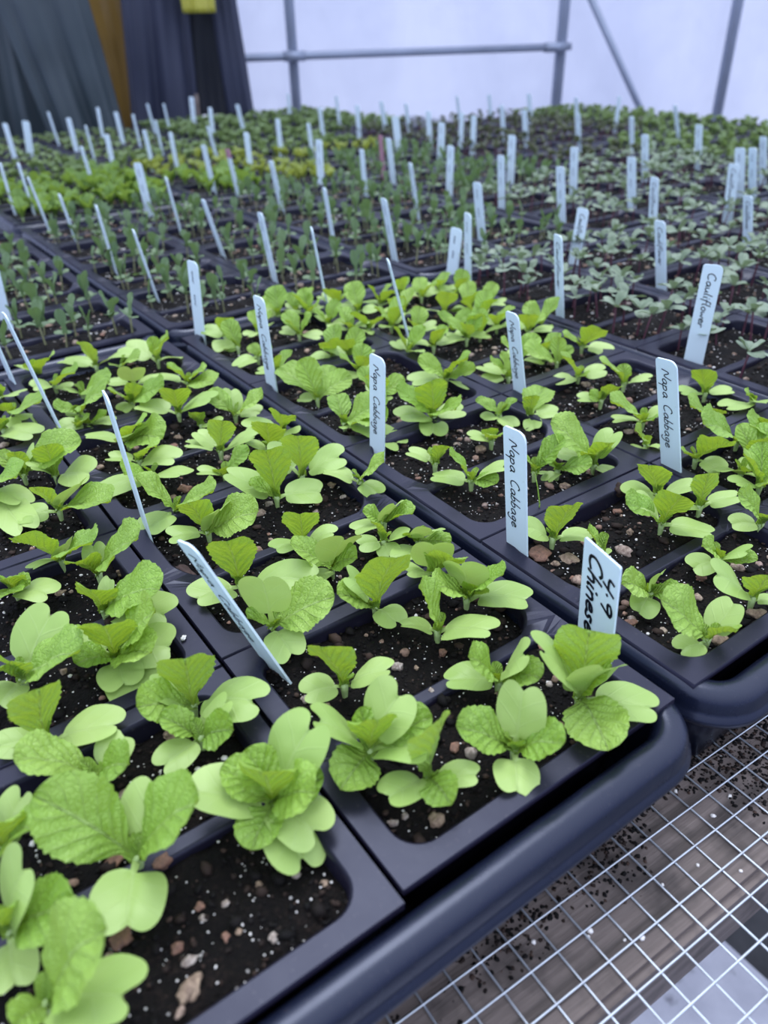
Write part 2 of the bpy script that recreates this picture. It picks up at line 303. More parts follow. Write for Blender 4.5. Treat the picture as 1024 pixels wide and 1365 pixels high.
WORLD, SUN, EXPO = 2.25, 1.7, 0.0
NAPA = [
  ('A',-0.2093,0.0613,[('t',-20.8,15.5,38),('t',20.1,-14.3,36),('c',-10.8,-23.3,12),('c',12.4,7.4,25)]),
  ('A',-0.2493,0.0611,[('t',18.1,-17.2,25),('c',9.6,-0.9,30),('c',-2.4,-17.8,8),('t',-3.4,-9.3,30)]),
  ('A',-0.2458,0.0332,[('t',20.0,-11.8,40),('c',17.8,-18.7,20),('t',-8.3,-6.2,15)]),
  ('A',-0.2433,0.0908,[('t',11.8,-17.6,30),('c',9.2,5.2,20),('t',-1.3,-10.3,32)]),
  ('A',-0.2198,0.1304,[('t',3.4,-6.0,38),('t',-9.7,-8.2,18),('c',21.5,-14.9,15),('c',-14.8,3.8,12)]),
  ('A',-0.2096,0.1013,[('t',-21.7,4.6,30),('t',9.4,-18.0,25),('c',13.3,4.6,15)]),
  ('A',-0.2185,0.17,[('t',21.7,-24.6,30),('t',-11.3,-7.9,25),('t',-2.7,-10.5,26),('c',18.2,9.3,25),('c',-11.0,-13.0,10)]),
  ('A',-0.1823,0.1596,[('t',-4.0,-15.8,38),('t',9.3,-26.2,24),('c',19.1,-15.5,14),('c',-3.3,-21.1,10),('t',-17.2,-5.9,18),('c',-11.2,14.3,15)]),
  ('A',-0.1784,0.1613,[('t',13.4,-16.5,35),('c',-5.8,-29.5,6)]),
  ('A',-0.1766,0.1914,[('t',-5.0,-13.1,30),('c',6.6,2.2,20),('c',11.0,-16.9,20),('t',19.3,-30.8,30),('c',19.3,-28.4,14)]),
  ('A',-0.169,0.2228,[('t',15.7,-28.0,38),('t',-10.9,-12.2,26),('c',2.0,5.6,20)]),
  ('A',-0.1804,0.2472,[('t',-18.3,-3.8,30),('t',11.8,-27.2,28),('c',-14.3,-6.8,12),('c',3.4,-8.0,20)]),
  ('A',-0.2057,0.2365,[('t',-4.0,-14.4,25),('t',6.0,-12.9,15),('c',10.9,-20.4,12),('t',-12.3,-23.5,20)]),
  ('A',-0.1668,0.1137,[('t',-1.3,-7.3,38),('t',-22.4,-5.2,24),('c',16.3,-22.4,18),('c',-11.8,5.1,20)]),
  ('A',-0.1718,0.0955,[('t',-10.8,6.6,20),('t',8.0,-16.3,20),('c',11.4,-0.6,18),('c',-16.2,-5.6,8)]),
  ('A',-0.163,0.053,[('t',-3.2,10.0,27),('c',17.3,2.1,30),('t',-6.2,-8.4,36),('t',6.4,-19.9,28),('t',14.6,-10.9,20),('c',-21.4,11.0,18),('t',-16.3,-14.8,12),('c',3.7,-20.8,12),('c',-3.0,-23.6,6),('t',-12.1,12.3,22)]),
  ('A',-0.1121,0.0865,[('t',-10.7,-2.1,35),('c',12.4,-12.1,18),('c',-15.8,2.5,10)]),
  ('A',-0.1235,0.0516,[('t',-3.3,-11.0,34),('t',-20.7,-12.9,14),('c',-14.7,8.6,25),('c',12.6,-1.0,28),('t',18.7,-13.1,24),('t',2.0,7.1,22),('c',10.2,-21.4,20)]),
  ('A',-0.1129,0.0295,[('t',1.9,-3.5,38),('t',-5.0,-17.4,14),('c',10.4,-12.1,12),('c',-17.9,0.0,10)]),
  ('A',-0.0795,0.0206,[('t',-20.2,10.2,24),('t',5.0,-17.8,24),('c',5.3,3.8,30),('c',-12.8,-14.6,8),('t',-5.0,-0.5,14)]),
  ('A',-0.0595,0.0508,[('t',-16.4,1.5,28),('c',4.0,-8.3,25),('t',3.2,-19.3,22),('c',-17.3,9.2,10)]),
  ('A',-0.0407,0.0243,[('t',-2.1,-1.2,45),('c',-15.1,7.0,35),('c',-3.9,-11.0,34),('t',5.5,-8.3,28),('t',-16.4,-28.0,14),('c',12.9,-21.6,12)]),
  ('A',-0.1153,0.1745,[('t',-7.3,-10.6,42),('c',23.0,-25.3,15),('c',-22.6,-3.1,12)]),
  ('A',-0.119,0.1349,[('c',-3.1,-2.9,36),('t',21.5,-20.2,27),('t',-11.4,-1.2,20),('c',-2.4,-21.1,8)]),
  ('A',-0.0737,0.185,[('t',-6.6,-12.7,34),('c',-16.8,-2.5,12),('c',10.0,-11.5,15)]),
  ('A',-0.0725,0.1587,[('t',-19.5,4.7,26),('c',1.2,-11.3,30),('t',4.9,-16.5,20),('c',-11.4,-4.4,8)]),
  ('A',-0.0734,0.12,[('t',3.0,-13.4,42),('t',-19.0,0.6,24),('c',-8.8,6.3,25),('c',1.2,-15.2,8)]),
  ('A',-0.0605,0.0896,[('t',-8.2,2.8,35),('c',9.1,-21.1,18),('c',-12.9,7.9,12)]),
  ('A',-0.029,0.1747,[('t',-9.9,4.8,16),('t',6.6,-17.7,20),('c',1.3,-8.4,22),('c',-16.7,2.5,8)]),
  ('A',-0.0401,0.1593,[('t',-6.8,0.2,22),('c',-12.7,3.2,8),('c',10.0,-7.8,12),('c',-3.4,-10.2,5)]),
  ('A',-0.0244,0.1499,[('c',-1.8,-13.2,22),('t',-8.7,-3.7,18),('t',7.0,-17.6,13),('c',-18.3,-11.4,8)]),
  ('A',-0.0363,0.1242,[('c',-5.7,-7.8,30),('t',-4.6,-22.1,30),('c',-14.7,-0.4,14)]),
  ('A',-0.0357,0.0984,[('c',-5.5,-1.7,30),('t',-20.7,-1.0,24),('t',-3.7,-12.7,22),('t',4.4,-18.3,30),('c',14.6,-22.7,14)]),
  ('A',-0.1675,0.2962,[('t',-9.4,-5.8,28),('t',21.5,-33.9,22),('c',12.6,-12.5,26),('c',-20.5,4.1,8)]),
  ('A',-0.1575,0.3384,[('t',-2.0,-9.7,32),('c',15.4,-18.8,12),('c',-11.0,-2.6,18)]),
  ('A',-0.1731,0.3505,[('t',-1.7,-7.3,26),('t',34.4,-16.1,26),('c',9.4,-1.7,22),('t',-10.0,7.4,22)]),
  ('A',-0.194,0.3445,[('t',13.1,-30.1,26),('c',11.3,-30.2,10),('c',5.4,-54.9,8)]),
  ('A',-0.1145,0.2555,[('t',-16.5,4.8,32),('t',13.4,-27.6,28),('c',-19.6,-8.7,8)]),
  ('A',-0.11,0.2223,[('t',-9.8,-6.0,32),('t',18.8,-25.9,26),('c',4.1,-10.9,25),('c',-18.2,3.7,10)]),
  ('A',-0.1104,0.3019,[('c',7.9,-26.4,18),('t',-19.4,-14.1,22),('c',-31.0,-1.9,8)]),
  ('A',-0.1101,0.3241,[('t',7.6,-18.1,22),('c',14.4,-19.3,12),('c',-14.3,10.1,10)]),
  ('A',-0.1057,0.3576,[('t',4.9,-23.0,28),('t',12.0,-36.0,20),('c',-20.7,4.8,15),('c',-0.3,-20.8,22)]),
  ('A',-0.0625,0.2336,[('t',-6.4,-6.4,42),('t',-14.9,2.0,20),('c',-19.3,14.9,22),('c',21.5,-12.2,8)]),
  ('A',-0.0377,0.2468,[('t',-4.7,-7.8,38),('c',20.0,-10.8,18),('c',-13.5,14.2,22)]),
  ('A',-0.0372,0.2872,[('t',-9.3,-17.5,34),('c',-13.0,4.8,14),('t',3.9,-13.3,16)]),
  ('A',-0.0154,0.3104,[('t',-8.7,-16.7,28),('c',-22.6,4.4,14),('c',-2.9,-17.1,12)]),
  ('A',-0.075,0.2746,[('t',12.7,-12.0,25),('c',-13.0,6.5,12),('t',-4.9,-2.0,14)]),
  ('A',-0.0643,0.3033,[('t',0.4,-10.8,32),('c',15.9,-14.8,18),('c',-15.8,8.2,14),('c',-8.3,12.1,18)]),
  ('A',-0.0162,0.2169,[('t',1.9,-22.7,30),('c',-14.9,9.9,14),('c',1.8,-16.1,6)]),
  ('A',-0.0796,0.5013,[('t',-8.9,-3.9,30),('c',-18.1,20.6,10),('c',26.9,-12.1,14)]),
  ('A',-0.0359,0.4805,[('t',6.5,-16.0,30),('t',-1.7,2.8,26),('c',16.2,-10.6,8),('c',-15.3,27.0,14)]),
  ('A',-0.1204,0.5143,[('t',5.7,-25.1,26),('c',-12.6,6.8,14),('t',-8.5,-7.8,20)]),
  ('A',-0.1173,0.4838,[('t',11.0,-27.2,24),('c',-15.4,-1.6,10),('c',9.3,-9.3,6)]),
  ('A',-0.0644,0.4832,[('t',8.0,-22.6,18),('c',-8.3,2.3,10)]),
  ('A',-0.1051,0.4547,[('t',11.9,-33.5,24),('c',-10.1,-3.5,14),('c',5.5,-13.5,12)]),
  ('A',-0.1171,0.42,[('t',9.5,-39.9,34),('t',-17.3,-5.8,18),('c',-9.7,-0.9,10)]),
  ('A',-0.1177,0.3979,[('t',9.5,-12.7,16),('c',-18.4,1.0,8),('c',11.2,-12.9,10),('t',-8.0,-2.4,14)]),
  ('A',-0.1262,0.3973,[('t',6.1,-12.5,18),('c',4.4,-11.0,4)]),
  ('A',-0.0812,0.4156,[('t',14.3,-31.6,26),('t',-15.7,-5.8,22),('c',-10.0,-7.4,6),('t',2.3,-9.3,24)]),
  ('A',-0.068,0.4482,[('c',-3.4,-14.1,24),('c',-15.4,7.4,10),('c',14.0,-8.6,10)]),
  ('A',-0.0339,0.4247,[('t',-14.0,-0.1,24),('t',6.2,-21.1,22),('c',-21.1,11.4,12),('t',6.0,-35.0,16)]),
  ('A',-0.0628,0.3742,[('t',-6.2,-17.4,32),('c',-19.8,17.1,12),('c',14.7,-22.5,22)]),
  ('A',-0.0318,0.3483,[('t',11.2,-23.5,26),('t',-13.4,15.5,22),('c',4.5,12.0,20),('c',15.6,-7.9,8)]),
  ('A',-0.0566,0.35,[('t',-5.9,-5.6,20),('c',6.1,-14.3,12)]),
  ('A',-0.1557,0.4504,[('t',14.6,-33.7,24),('t',-8.3,-8.2,18),('c',2.9,-30.4,6)]),
  ('A',-0.1682,0.4231,[('c',13.1,-25.6,10),('t',-2.9,-10.6,20),('t',4.0,-8.5,16)]),
  ('A',-0.1564,0.4833,[('c',10.0,-19.4,14),('t',-3.6,-9.8,22)]),
  ('B',0.0302,0.0151,[('t',-19.4,14.1,30),('t',-1.2,-12.0,22),('c',10.9,-1.6,22),('c',-13.1,3.1,6)]),
  ('B',0.0351,0.0496,[('c',0.3,-3.1,20),('t',1.8,-13.0,16),('t',-19.2,2.7,20),('c',-13.8,-5.3,6)]),
  ('B',0.0841,0.0465,[('c',0.4,-11.6,18),('t',-14.1,2.2,20),('t',4.8,-16.3,13),('c',-15.1,3.8,6)]),
  ('B',0.0696,0.0187,[('c',-17.5,10.5,22),('t',-8.9,-7.4,28),('c',4.0,-6.9,8)]),
  ('B',0.0878,0.0834,[('t',-7.4,-12.4,32),('t',-22.5,8.3,24),('c',10.1,-20.8,8),('c',-9.4,10.0,20)]),
  ('B',0.1124,0.1049,[('t',-16.8,-1.9,32),('c',-19.9,4.9,12),('c',10.9,-16.1,16)]),
  ('B',0.1161,0.0803,[('t',-4.6,-2.6,30),('c',12.3,-11.2,14),('c',-10.9,4.2,8)]),
  ('B',0.1267,0.0509,[('t',-15.4,8.2,28),('c',-12.8,8.4,8),('t',-2.4,-6.0,16)]),
  ('B',0.0329,0.1095,[('t',-2.7,-12.2,35),('c',-12.2,8.0,15),('c',9.2,-16.7,12)]),
  ('B',0.0456,0.088,[('t',-8.3,3.4,22),('c',0.7,-3.5,6)]),
  ('B',0.0378,0.1795,[('t',-15.5,3.0,28),('t',2.0,-19.6,13),('c',12.0,-13.3,18),('c',-14.3,14.8,8)]),
  ('B',0.0345,0.2093,[('t',0.7,-8.6,22),('c',-8.7,12.9,12),('t',-4.2,2.4,16)]),
  ('B',0.083,0.2116,[('t',-8.4,-16.6,20),('c',-12.9,5.7,12),('t',-4.5,-0.3,16)]),
  ('B',0.0746,0.1644,[('t',11.6,-9.8,30),('c',2.1,-5.7,8),('t',-10.1,-0.6,20)]),
  ('B',0.0865,0.1574,[('t',-9.7,4.9,18),('t',6.0,-19.9,16),('c',-9.5,-1.4,4)]),
  ('B',0.1104,0.1504,[('t',-23.4,16.8,35),('c',-16.1,13.7,14),('t',-4.3,-12.5,28),('c',14.5,0.1,24),('c',3.3,-11.4,6),('t',-12.7,-10.4,24)]),
  ('B',0.1775,0.1676,[('t',-29.4,5.7,28),('c',7.2,-7.6,16),('c',-13.6,12.6,8),('t',-5.7,-12.2,14)]),
  ('B',0.1556,0.1471,[('t',-14.7,-0.2,22),('c',1.3,-10.1,8),('c',-8.4,2.2,5)]),
  ('B',0.2016,0.1137,[('t',-34.0,5.8,28),('t',-2.4,-7.6,18),('c',10.8,-1.2,14)]),
  ('B',0.1616,0.1154,[('t',-4.7,-20.7,28),('t',-14.4,0.3,16),('c',0.7,-16.4,6)]),
  ('B',0.1685,0.0894,[('c',-17.0,4.6,12),('t',-9.3,-3.7,16),('c',2.1,-14.6,8)]),
  ('B',0.2505,0.1712,[('t',-12.8,-1.0,28),('c',-17.1,7.7,10),('c',11.9,-12.1,10)]),
  ('B',0.2604,0.141,[('t',-10.9,-0.3,16),('c',-21.0,5.2,8),('c',-8.1,-14.0,14)]),
  ('B',0.2171,0.2163,[('t',-24.9,2.7,28),('c',7.2,-14.7,14),('t',1.9,5.0,20)]),
  ('B',0.1843,0.209,[('t',-1.7,-15.1,22),('c',-10.9,10.1,8),('t',-8.3,4.7,12)]),
  ('B',0.2154,0.1436,[('t',-26.9,-1.0,26),('t',-1.4,-9.3,18),('c',4.6,-13.7,6)]),
  ('B',0.2245,0.1063,[('t',-28.9,-1.0,24),('c',-1.2,-8.6,6),('t',-12.7,-5.8,24)]),
  ('B',0.0735,0.2595,[('t',-26.5,6.7,32),('t',-8.2,-7.1,38),('t',-6.0,-29.8,26),('c',-25.1,3.2,14),('c',-14.1,-17.4,6),('t',-2.3,12.2,18),('c',17.8,-7.9,10)]),
  ('B',0.0206,0.2894,[('t',12.0,-32.0,18),('t',6.1,19.8,20),('c',-2.4,-8.8,8),('t',19.9,-23.7,26),('c',14.9,-40.0,4)]),
  ('B',0.1228,0.3055,[('t',2.4,-20.7,30),('t',-23.1,6.3,24),('c',-25.9,6.4,10),('c',5.5,-19.2,6),('t',10.6,-20.2,18)]),
  ('B',0.0283,0.3372,[('t',-4.8,12.5,34),('t',25.2,-7.0,20),('c',-9.0,9.7,6),('t',-11.1,34.1,22),('t',25.3,11.2,20)]),
  ('B',0.1141,0.238,[('t',-10.3,13.5,16),('c',-11.3,3.2,6),('c',-0.4,-15.0,4),('t',9.0,-7.4,18)]),
  ('B',0.1278,0.2227,[('t',-2.4,-3.4,24),('c',-7.4,-12.1,4),('c',13.3,-11.9,10),('t',26.2,13.4,16)]),
  ('B',0.2145,0.2798,[('t',-30.7,6.1,22),('t',2.4,3.3,26),('c',-5.0,9.8,8),('t',9.8,-6.6,18)]),
  ('B',0.254,0.2898,[('t',-4.4,-20.8,28),('t',-21.2,1.9,20),('c',8.6,-19.5,6)]),
  ('B',0.2028,0.2471,[('t',-19.2,0.9,28),('c',13.0,-10.9,12),('c',-17.4,5.5,5),('t',-2.6,-9.5,12)]),
  ('B',0.1643,0.2815,[('t',-17.4,3.7,24),('t',-4.2,5.9,26),('c',-14.7,9.5,6),('c',-4.7,23.5,10)]),
  ('B',0.0307,0.4333,[('t',0.1,10.1,14),('c',-20.4,-5.7,6),('t',4.1,-17.1,16)]),
  ('B',0.0307,0.47,[('t',2.2,8.1,18),('c',-9.4,5.3,5),('t',-3.1,11.4,28)]),
  ('B',0.0323,0.4964,[('t',-3.9,-13.2,28),('c',-11.3,13.4,12),('c',-11.5,-21.8,4)]),
]
NAPA_FAR = [(0.0634,0.4954),(0.0845,0.4588),(0.1194,0.5019),(0.0866,0.4074),(0.0931,0.3936),(0.1204,0.4693),(0.1254,0.4401),(0.1167,0.5209),(0.1601,0.4796),(0.1399,0.4332),(0.1919,0.4879),(0.1622,0.4301),(0.1927,0.4529),(0.1349,0.3685),(0.1682,0.4005),(0.2335,0.4777),(0.157,0.3636),(0.2219,0.4289),(0.1973,0.3866),(0.1897,0.3596),(0.2338,0.3922),(0.2487,0.4237),(0.271,0.4654),(0.2625,0.4181),(0.2319,0.3683),(0.2426,0.3401),(0.2669,0.3498),(0.221,0.2992),(0.0796,0.3584),(0.0631,0.3097),(0.1928,0.3012),(0.2069,0.3619),(0.2245,0.4977),(0.2602,0.4839),(0.1556,0.509),(0.0954,0.5161),(0.029,0.3989),(0.1915,0.0968),(0.1632,0.074)]
STONES = [(-0.212,0.0159,0.0048,'t'),(-0.2153,0.0701,0.0038,'r'),(-0.2024,0.0589,0.0033,'r'),(-0.2224,0.043,0.0039,'r'),(-0.2097,0.0306,0.0027,'r'),(-0.2084,0.0242,0.0025,'w'),(-0.2324,0.0351,0.0031,'r'),(-0.2511,0.0407,0.0022,'r'),(-0.1892,0.1225,0.0024,'w'),(-0.1791,0.1088,0.0035,'t'),(-0.1826,0.0833,0.0039,'r'),(-0.1264,0.0946,0.0031,'w'),(-0.1128,0.0717,0.0042,'t'),(-0.0861,0.0851,0.0029,'w'),(-0.0783,0.082,0.0016,'t'),(-0.063,0.0829,0.0027,'r'),(-0.083,0.0658,0.0016,'w'),(-0.1315,0.0259,0.0021,'w'),(-0.1265,0.026,0.0016,'w'),(-0.1186,0.0182,0.0037,'t'),(-0.0932,0.0383,0.0029,'r'),(-0.0743,0.0641,0.0022,'r'),(-0.0286,0.068,0.002,'w'),(-0.0256,0.0645,0.002,'r'),(-0.0268,0.0568,0.0023,'r'),(-0.0548,0.0212,0.0035,'r'),(0.0217,0.1087,0.0058,'r'),(0.0311,0.0966,0.005,'t'),(0.0221,0.0969,0.0023,'t'),(0.0214,0.0826,0.0037,'r'),(0.0816,0.1467,0.004,'t'),(0.0739,0.2122,0.0048,'t'),(0.0168,0.0452,0.0038,'r'),(0.0135,0.04,0.002,'t'),(0.0675,0.0135,0.0042,'t'),(0.0406,0.0133,0.0047,'t'),(0.0752,0.093,0.0028,'t'),(0.0881,0.1125,0.003,'r'),(0.0621,0.0872,0.0024,'w'),(0.0734,0.0477,0.0033,'r'),(-0.0972,0.2861,0.0054,'r'),(-0.1065,0.2823,0.0022,'t'),(-0.0724,0.3552,0.0036,'t'),(-0.0827,0.3397,0.004,'r'),(-0.0651,0.2387,0.0026,'w'),(-0.0249,0.2347,0.0027,'t'),(-0.0268,0.2186,0.0026,'w'),(-0.1573,0.2264,0.0031,'t'),(-0.1875,0.2293,0.0026,'t'),(-0.1727,0.1433,0.0019,'w'),(-0.1546,0.027,0.0023,'t'),(-0.1687,0.0291,0.0015,'w'),(-0.1915,0.0348,0.0014,'w'),(-0.1799,0.0341,0.0017,'t'),(-0.1988,0.0386,0.0019,'r'),(-0.1847,0.0151,0.0018,'w'),(-0.1963,0.025,0.0018,'r'),(-0.1924,0.0235,0.0014,'t'),(-0.1994,0.0345,0.0014,'w'),(-0.1634,0.0204,0.0015,'t')]
LABELS = [
  (0.3015, 0.2172, 0.3021, 0.2167, 0.072, -2.59, 'Cauliflower'),
  (0.4454, 0.357, 0.4347, 0.3645, 0.061, -3.33, 'Cauliflower'),
  (0.6056, 0.4945, 0.5985, 0.4994, 0.066, -3.35, 'Cauliflower'),
  (0.3006, 0.3573, 0.2927, 0.3628, 0.0695, -3.47, 'Cauliflower'),
  (0.452, 0.4804, 0.4553, 0.4781, 0.053, -3.0, 'Cauliflower'),
  (0.5832, 0.6227, 0.5755, 0.628, 0.066, -3.16, '~'),
  (0.7231, 0.7321, 0.7184, 0.7353, 0.066, -3.13, '~'),
  (1.0893, 1.0539, 1.0801, 1.0603, 0.066, -3.2, '~'),
  (0.7115, 0.6121, 0.7024, 0.6184, 0.066, -3.18, '~'),
  (0.9118, 0.7482, 0.9022, 0.7549, 0.066, -3.23, '~'),
  (1.1052, 0.932, 1.0948, 0.9392, 0.066, -3.44, ''),
  (1.0767, 0.7655, 1.0669, 0.7723, 0.066, -3.2, '~'),
  (0.7537, 0.49, 0.7481, 0.4938, 0.066, -3.13, 'Cauliflower'),
  (0.8853, 0.5591, 0.8735, 0.5674, 0.066, -2.91, '~'),
  (0.6435, 0.39, 0.6327, 0.3975, 0.055, -3.43, 'Cauliflower'),
  (0.8985, 0.5462, 0.8854, 0.5553, 0.066, -3.37, '~'),
  (1.014, 0.6021, 1.0009, 0.6112, 0.066, -3.4, '~'),
  (0.3113, 0.5252, 0.3148, 0.5228, 0.0455, -2.91, '~'),
  (0.3034, 0.489, 0.301, 0.4907, 0.067, -3.39, '~'),
  (0.4318, 0.6103, 0.4236, 0.616, 0.066, -3.15, '~'),
  (0.5921, 0.7483, 0.5876, 0.7514, 0.066, -3.2, '~'),
  (0.7521, 0.8998, 0.7511, 0.9005, 0.066, -2.91, '~'),
  (1.0619, 1.1769, 1.0537, 1.1826, 0.066, -3.09, ''),
  (1.0981, 1.2853, 1.0908, 1.2904, 0.066, -3.17, ''),
  (0.9073, 1.1733, 0.9075, 1.1732, 0.066, -3.08, ''),
  (0.9283, 1.2359, 0.9293, 1.2352, 0.066, -3.18, ''),
  (0.7885, 1.1303, 0.7897, 1.1295, 0.066, -2.79, '~'),
  (0.6008, 0.8776, 0.6012, 0.8772, 0.066, -3.06, '~'),
  (0.9063, 1.3099, 0.9026, 1.3125, 0.066, -2.97, ''),
  (0.4645, 0.7812, 0.4555, 0.7874, 0.066, -3.45, '~'),
  (0.8002, 1.2772, 0.7939, 1.2816, 0.066, -2.21, ''),
  (0.5924, 1.0141, 0.5864, 1.0182, 0.066, -3.15, ''),
  (0.9812, 1.5741, 0.9716, 1.5808, 0.066, -2.96, ''),
  (0.6031, 1.0576, 0.5996, 1.0601, 0.066, -3.32, 'pink'),
  (0.4848, 0.9393, 0.4811, 0.9419, 0.066, -3.26, ''),
  (0.8819, 1.5446, 0.8795, 1.5463, 0.066, -2.96, ''),
  (0.279, 0.7064, 0.2716, 0.7116, 0.066, -3.4, ''),
  (0.494, 1.0872, 0.4946, 1.0868, 0.066, -2.82, '~'),
  (0.6137, 1.3076, 0.6087, 1.3111, 0.066, -3.17, ''),
  (0.7972, 1.5653, 0.7923, 1.5687, 0.066, -3.09, ''),
  (0.335, 0.9352, 0.3263, 0.9413, 0.066, -3.19, '~'),
  (0.6088, 1.429, 0.6075, 1.43, 0.066, -2.98, ''),
  (0.34, 1.0866, 0.3321, 1.092, 0.066, -3.18, 'pinktip'),
  (0.4577, 1.2708, 0.4561, 1.2719, 0.066, -2.91, ''),
  (0.708, 1.7883, 0.6986, 1.7948, 0.066, -2.95, ''),
  (0.1693, 1.7969, 0.1667, 1.7988, 0.066, -2.66, ''),
  (0.2053, 1.815, 0.2117, 1.8106, 0.066, -2.02, ''),
  (0.3125, 1.9794, 0.3058, 1.984, 0.066, -3.05, ''),
  (0.3008, 1.7984, 0.2982, 1.8002, 0.066, -2.7, ''),
  (0.1782, 1.2978, 0.1717, 1.3024, 0.066, -3.09, ''),
  (0.2819, 1.6154, 0.2782, 1.618, 0.066, -3.17, ''),
  (0.4274, 2.0041, 0.4284, 2.0034, 0.066, -2.94, ''),
  (0.424, 1.8483, 0.42, 1.8511, 0.066, -2.85, ''),
  (0.2598, 1.4338, 0.2586, 1.4347, 0.066, -2.87, ''),
  (0.4334, 1.7633, 0.4294, 1.7662, 0.066, -3.15, ''),
  (0.3398, 1.4468, 0.3349, 1.4502, 0.066, -3.0, ''),
  (0.4209, 1.5997, 0.4169, 1.6024, 0.066, -3.2, ''),
  (0.5605, 1.9976, 0.5531, 2.0028, 0.066, -3.12, ''),
  (0.3594, 1.3758, 0.3568, 1.3776, 0.066, -3.04, ''),
  (0.5871, 1.9638, 0.5822, 1.9673, 0.066, -3.18, ''),
  (0.7148, 2.108, 0.7172, 2.1064, 0.066, -2.59, '~'),
  (0.4576, 1.4079, 0.4477, 1.4147, 0.066, -3.18, ''),
  (0.3336, 1.1644, 0.327, 1.169, 0.066, -3.04, ''),
  (0.6183, 1.7762, 0.6192, 1.7756, 0.066, -2.94, ''),
  (0.1802, 1.0568, 0.1762, 1.0596, 0.066, -2.66, '~'),
  (0.1669, 0.9096, 0.1598, 0.9145, 0.066, -3.32, ''),
  (0.1613, 0.7715, 0.1488, 0.7801, 0.059, -3.26, ''),
  (0.0392, 0.9386, 0.0317, 0.9438, 0.0575, -3.21, ''),
  (0.0489, 1.1847, 0.0449, 1.1876, 0.066, -3.14, ''),
  (0.0321, 1.0378, 0.0223, 1.0446, 0.066, -3.19, ''),
  (0.0345, 0.6594, 0.0245, 0.6663, 0.0625, -3.32, ''),
  (0.0357, 0.7884, 0.0299, 0.7923, 0.0665, -3.26, ''),
  (0.0262, 1.2062, 0.0245, 1.2074, 0.066, -3.14, ''),
  (0.0165, 0.515, 0.0192, 0.5132, 0.0635, -2.95, '~'),
  (0.0132, 0.3776, 0.0109, 0.3792, 0.067, -3.09, 'Napa Cabbage'),
  (0.1574, 0.6361, 0.1502, 0.6411, 0.065, -3.24, '~'),
  (0.1504, 0.5173, 0.1415, 0.5235, 0.071, -3.55, ''),
  (0.1547, 0.3914, 0.1396, 0.4019, 0.0665, -3.62, ''),
  (0.3048, 0.6182, 0.2949, 0.6251, 0.063, -3.3, '~'),
  (0.0163, 0.2453, 0.0179, 0.2442, 0.062, -3.1, 'Napa Cabbage'),
  (0.1491, 0.2527, 0.1404, 0.2588, 0.059, -3.28, 'Napa Cabbage'),
  (0.0117, 0.1131, 0.0062, 0.1169, 0.0675, -3.13, 'Napa Cabbage'),
  (0.1426, 0.1172, 0.1293, 0.1265, 0.0685, -3.22, 'Napa Cabbage'),
  (-0.0164, 0.0379, -0.0191, 0.0398, 0.0525, -3.39, 'CH'),
  (-0.1288, 0.1133, -0.1524, 0.1297, 0.0635, -3.03, 'Napa Cabbage'),
  (-0.1347, 0.2448, -0.1396, 0.2482, 0.08, -3.26, ''),
  (-0.1354, 0.4013, -0.1489, 0.4107, 0.0805, -3.17, ''),
  (-0.1408, 0.509, -0.1491, 0.5148, 0.072, -3.09, ''),
  (-0.1102, 0.669, -0.108, 0.6675, 0.063, -2.57, ''),
  (1.3786, 1.2063, 1.3786, 1.2063, 0.07, -3.41, ''),
  (1.3394, 0.9987, 1.3213, 1.0113, 0.066, -3.54, ''),
  (1.267, 1.5113, 1.2587, 1.5171, 0.066, -3.21, ''),
  (1.3444, 1.4473, 1.3346, 1.4542, 0.066, -3.07, ''),
  (1.3378, 1.2841, 1.3275, 1.2913, 0.066, -3.35, ''),
  (0.983, 1.4815, 0.975, 1.4871, 0.066, -3.18, ''),
  (1.1906, 1.5406, 1.1796, 1.5482, 0.066, -3.33, ''),
  (0.9896, 1.7962, 0.9845, 1.7998, 0.066, -3.17, ''),
  (0.9401, 1.9721, 0.94, 1.9722, 0.066, -3.08, ''),
]

# ------------------------------------------------------------------- camera
CAM = Vector((-.2277653, -.1115008, RIM + .2289))
PITCH, ROLL, HEAD, FPX = .5683, -.0259, .6078, 1026.5
fwd = Vector((math.sin(HEAD) * math.cos(PITCH), math.cos(HEAD) * math.cos(PITCH), -math.sin(PITCH)))
right = Vector((math.cos(HEAD), -math.sin(HEAD), 0))
down = fwd.cross(right).normalized()
cx_ = right * math.cos(ROLL) - down * math.sin(ROLL)
cy_ = right * math.sin(ROLL) + down * math.cos(ROLL)
cam_data = bpy.data.cameras.new('camera'); cam = bpy.data.objects.new('camera', cam_data); COL.objects.link(cam)
cam.matrix_world = Matrix(((cx_.x, -cy_.x, -fwd.x, CAM.x), (cx_.y, -cy_.y, -fwd.y, CAM.y), (cx_.z, -cy_.z, -fwd.z, CAM.z), (0, 0, 0, 1)))
cam_data.sensor_fit = 'AUTO'; cam_data.sensor_width = 36.0; cam_data.lens = FPX / 1365 * 36.0
cam_data.clip_start = .01; cam_data.clip_end = 60
cam_data.dof.use_dof = True; cam_data.dof.focus_distance = .385
cam_data.dof.aperture_fstop = (cam_data.lens / 1000) / .0029
bpy.context.scene.camera = cam

def px(p):
    d = Vector(p) - CAM
    z = d.dot(fwd)
    if z < .02: return (9999, 9999)
    return (512 + FPX * d.dot(cx_) / z, 682.5 + FPX * d.dot(cy_) / z)
def in_view(p, m=90):
    x, y = px(p)
    return -m < x < 1024 + m and -m < y < 1365 + m

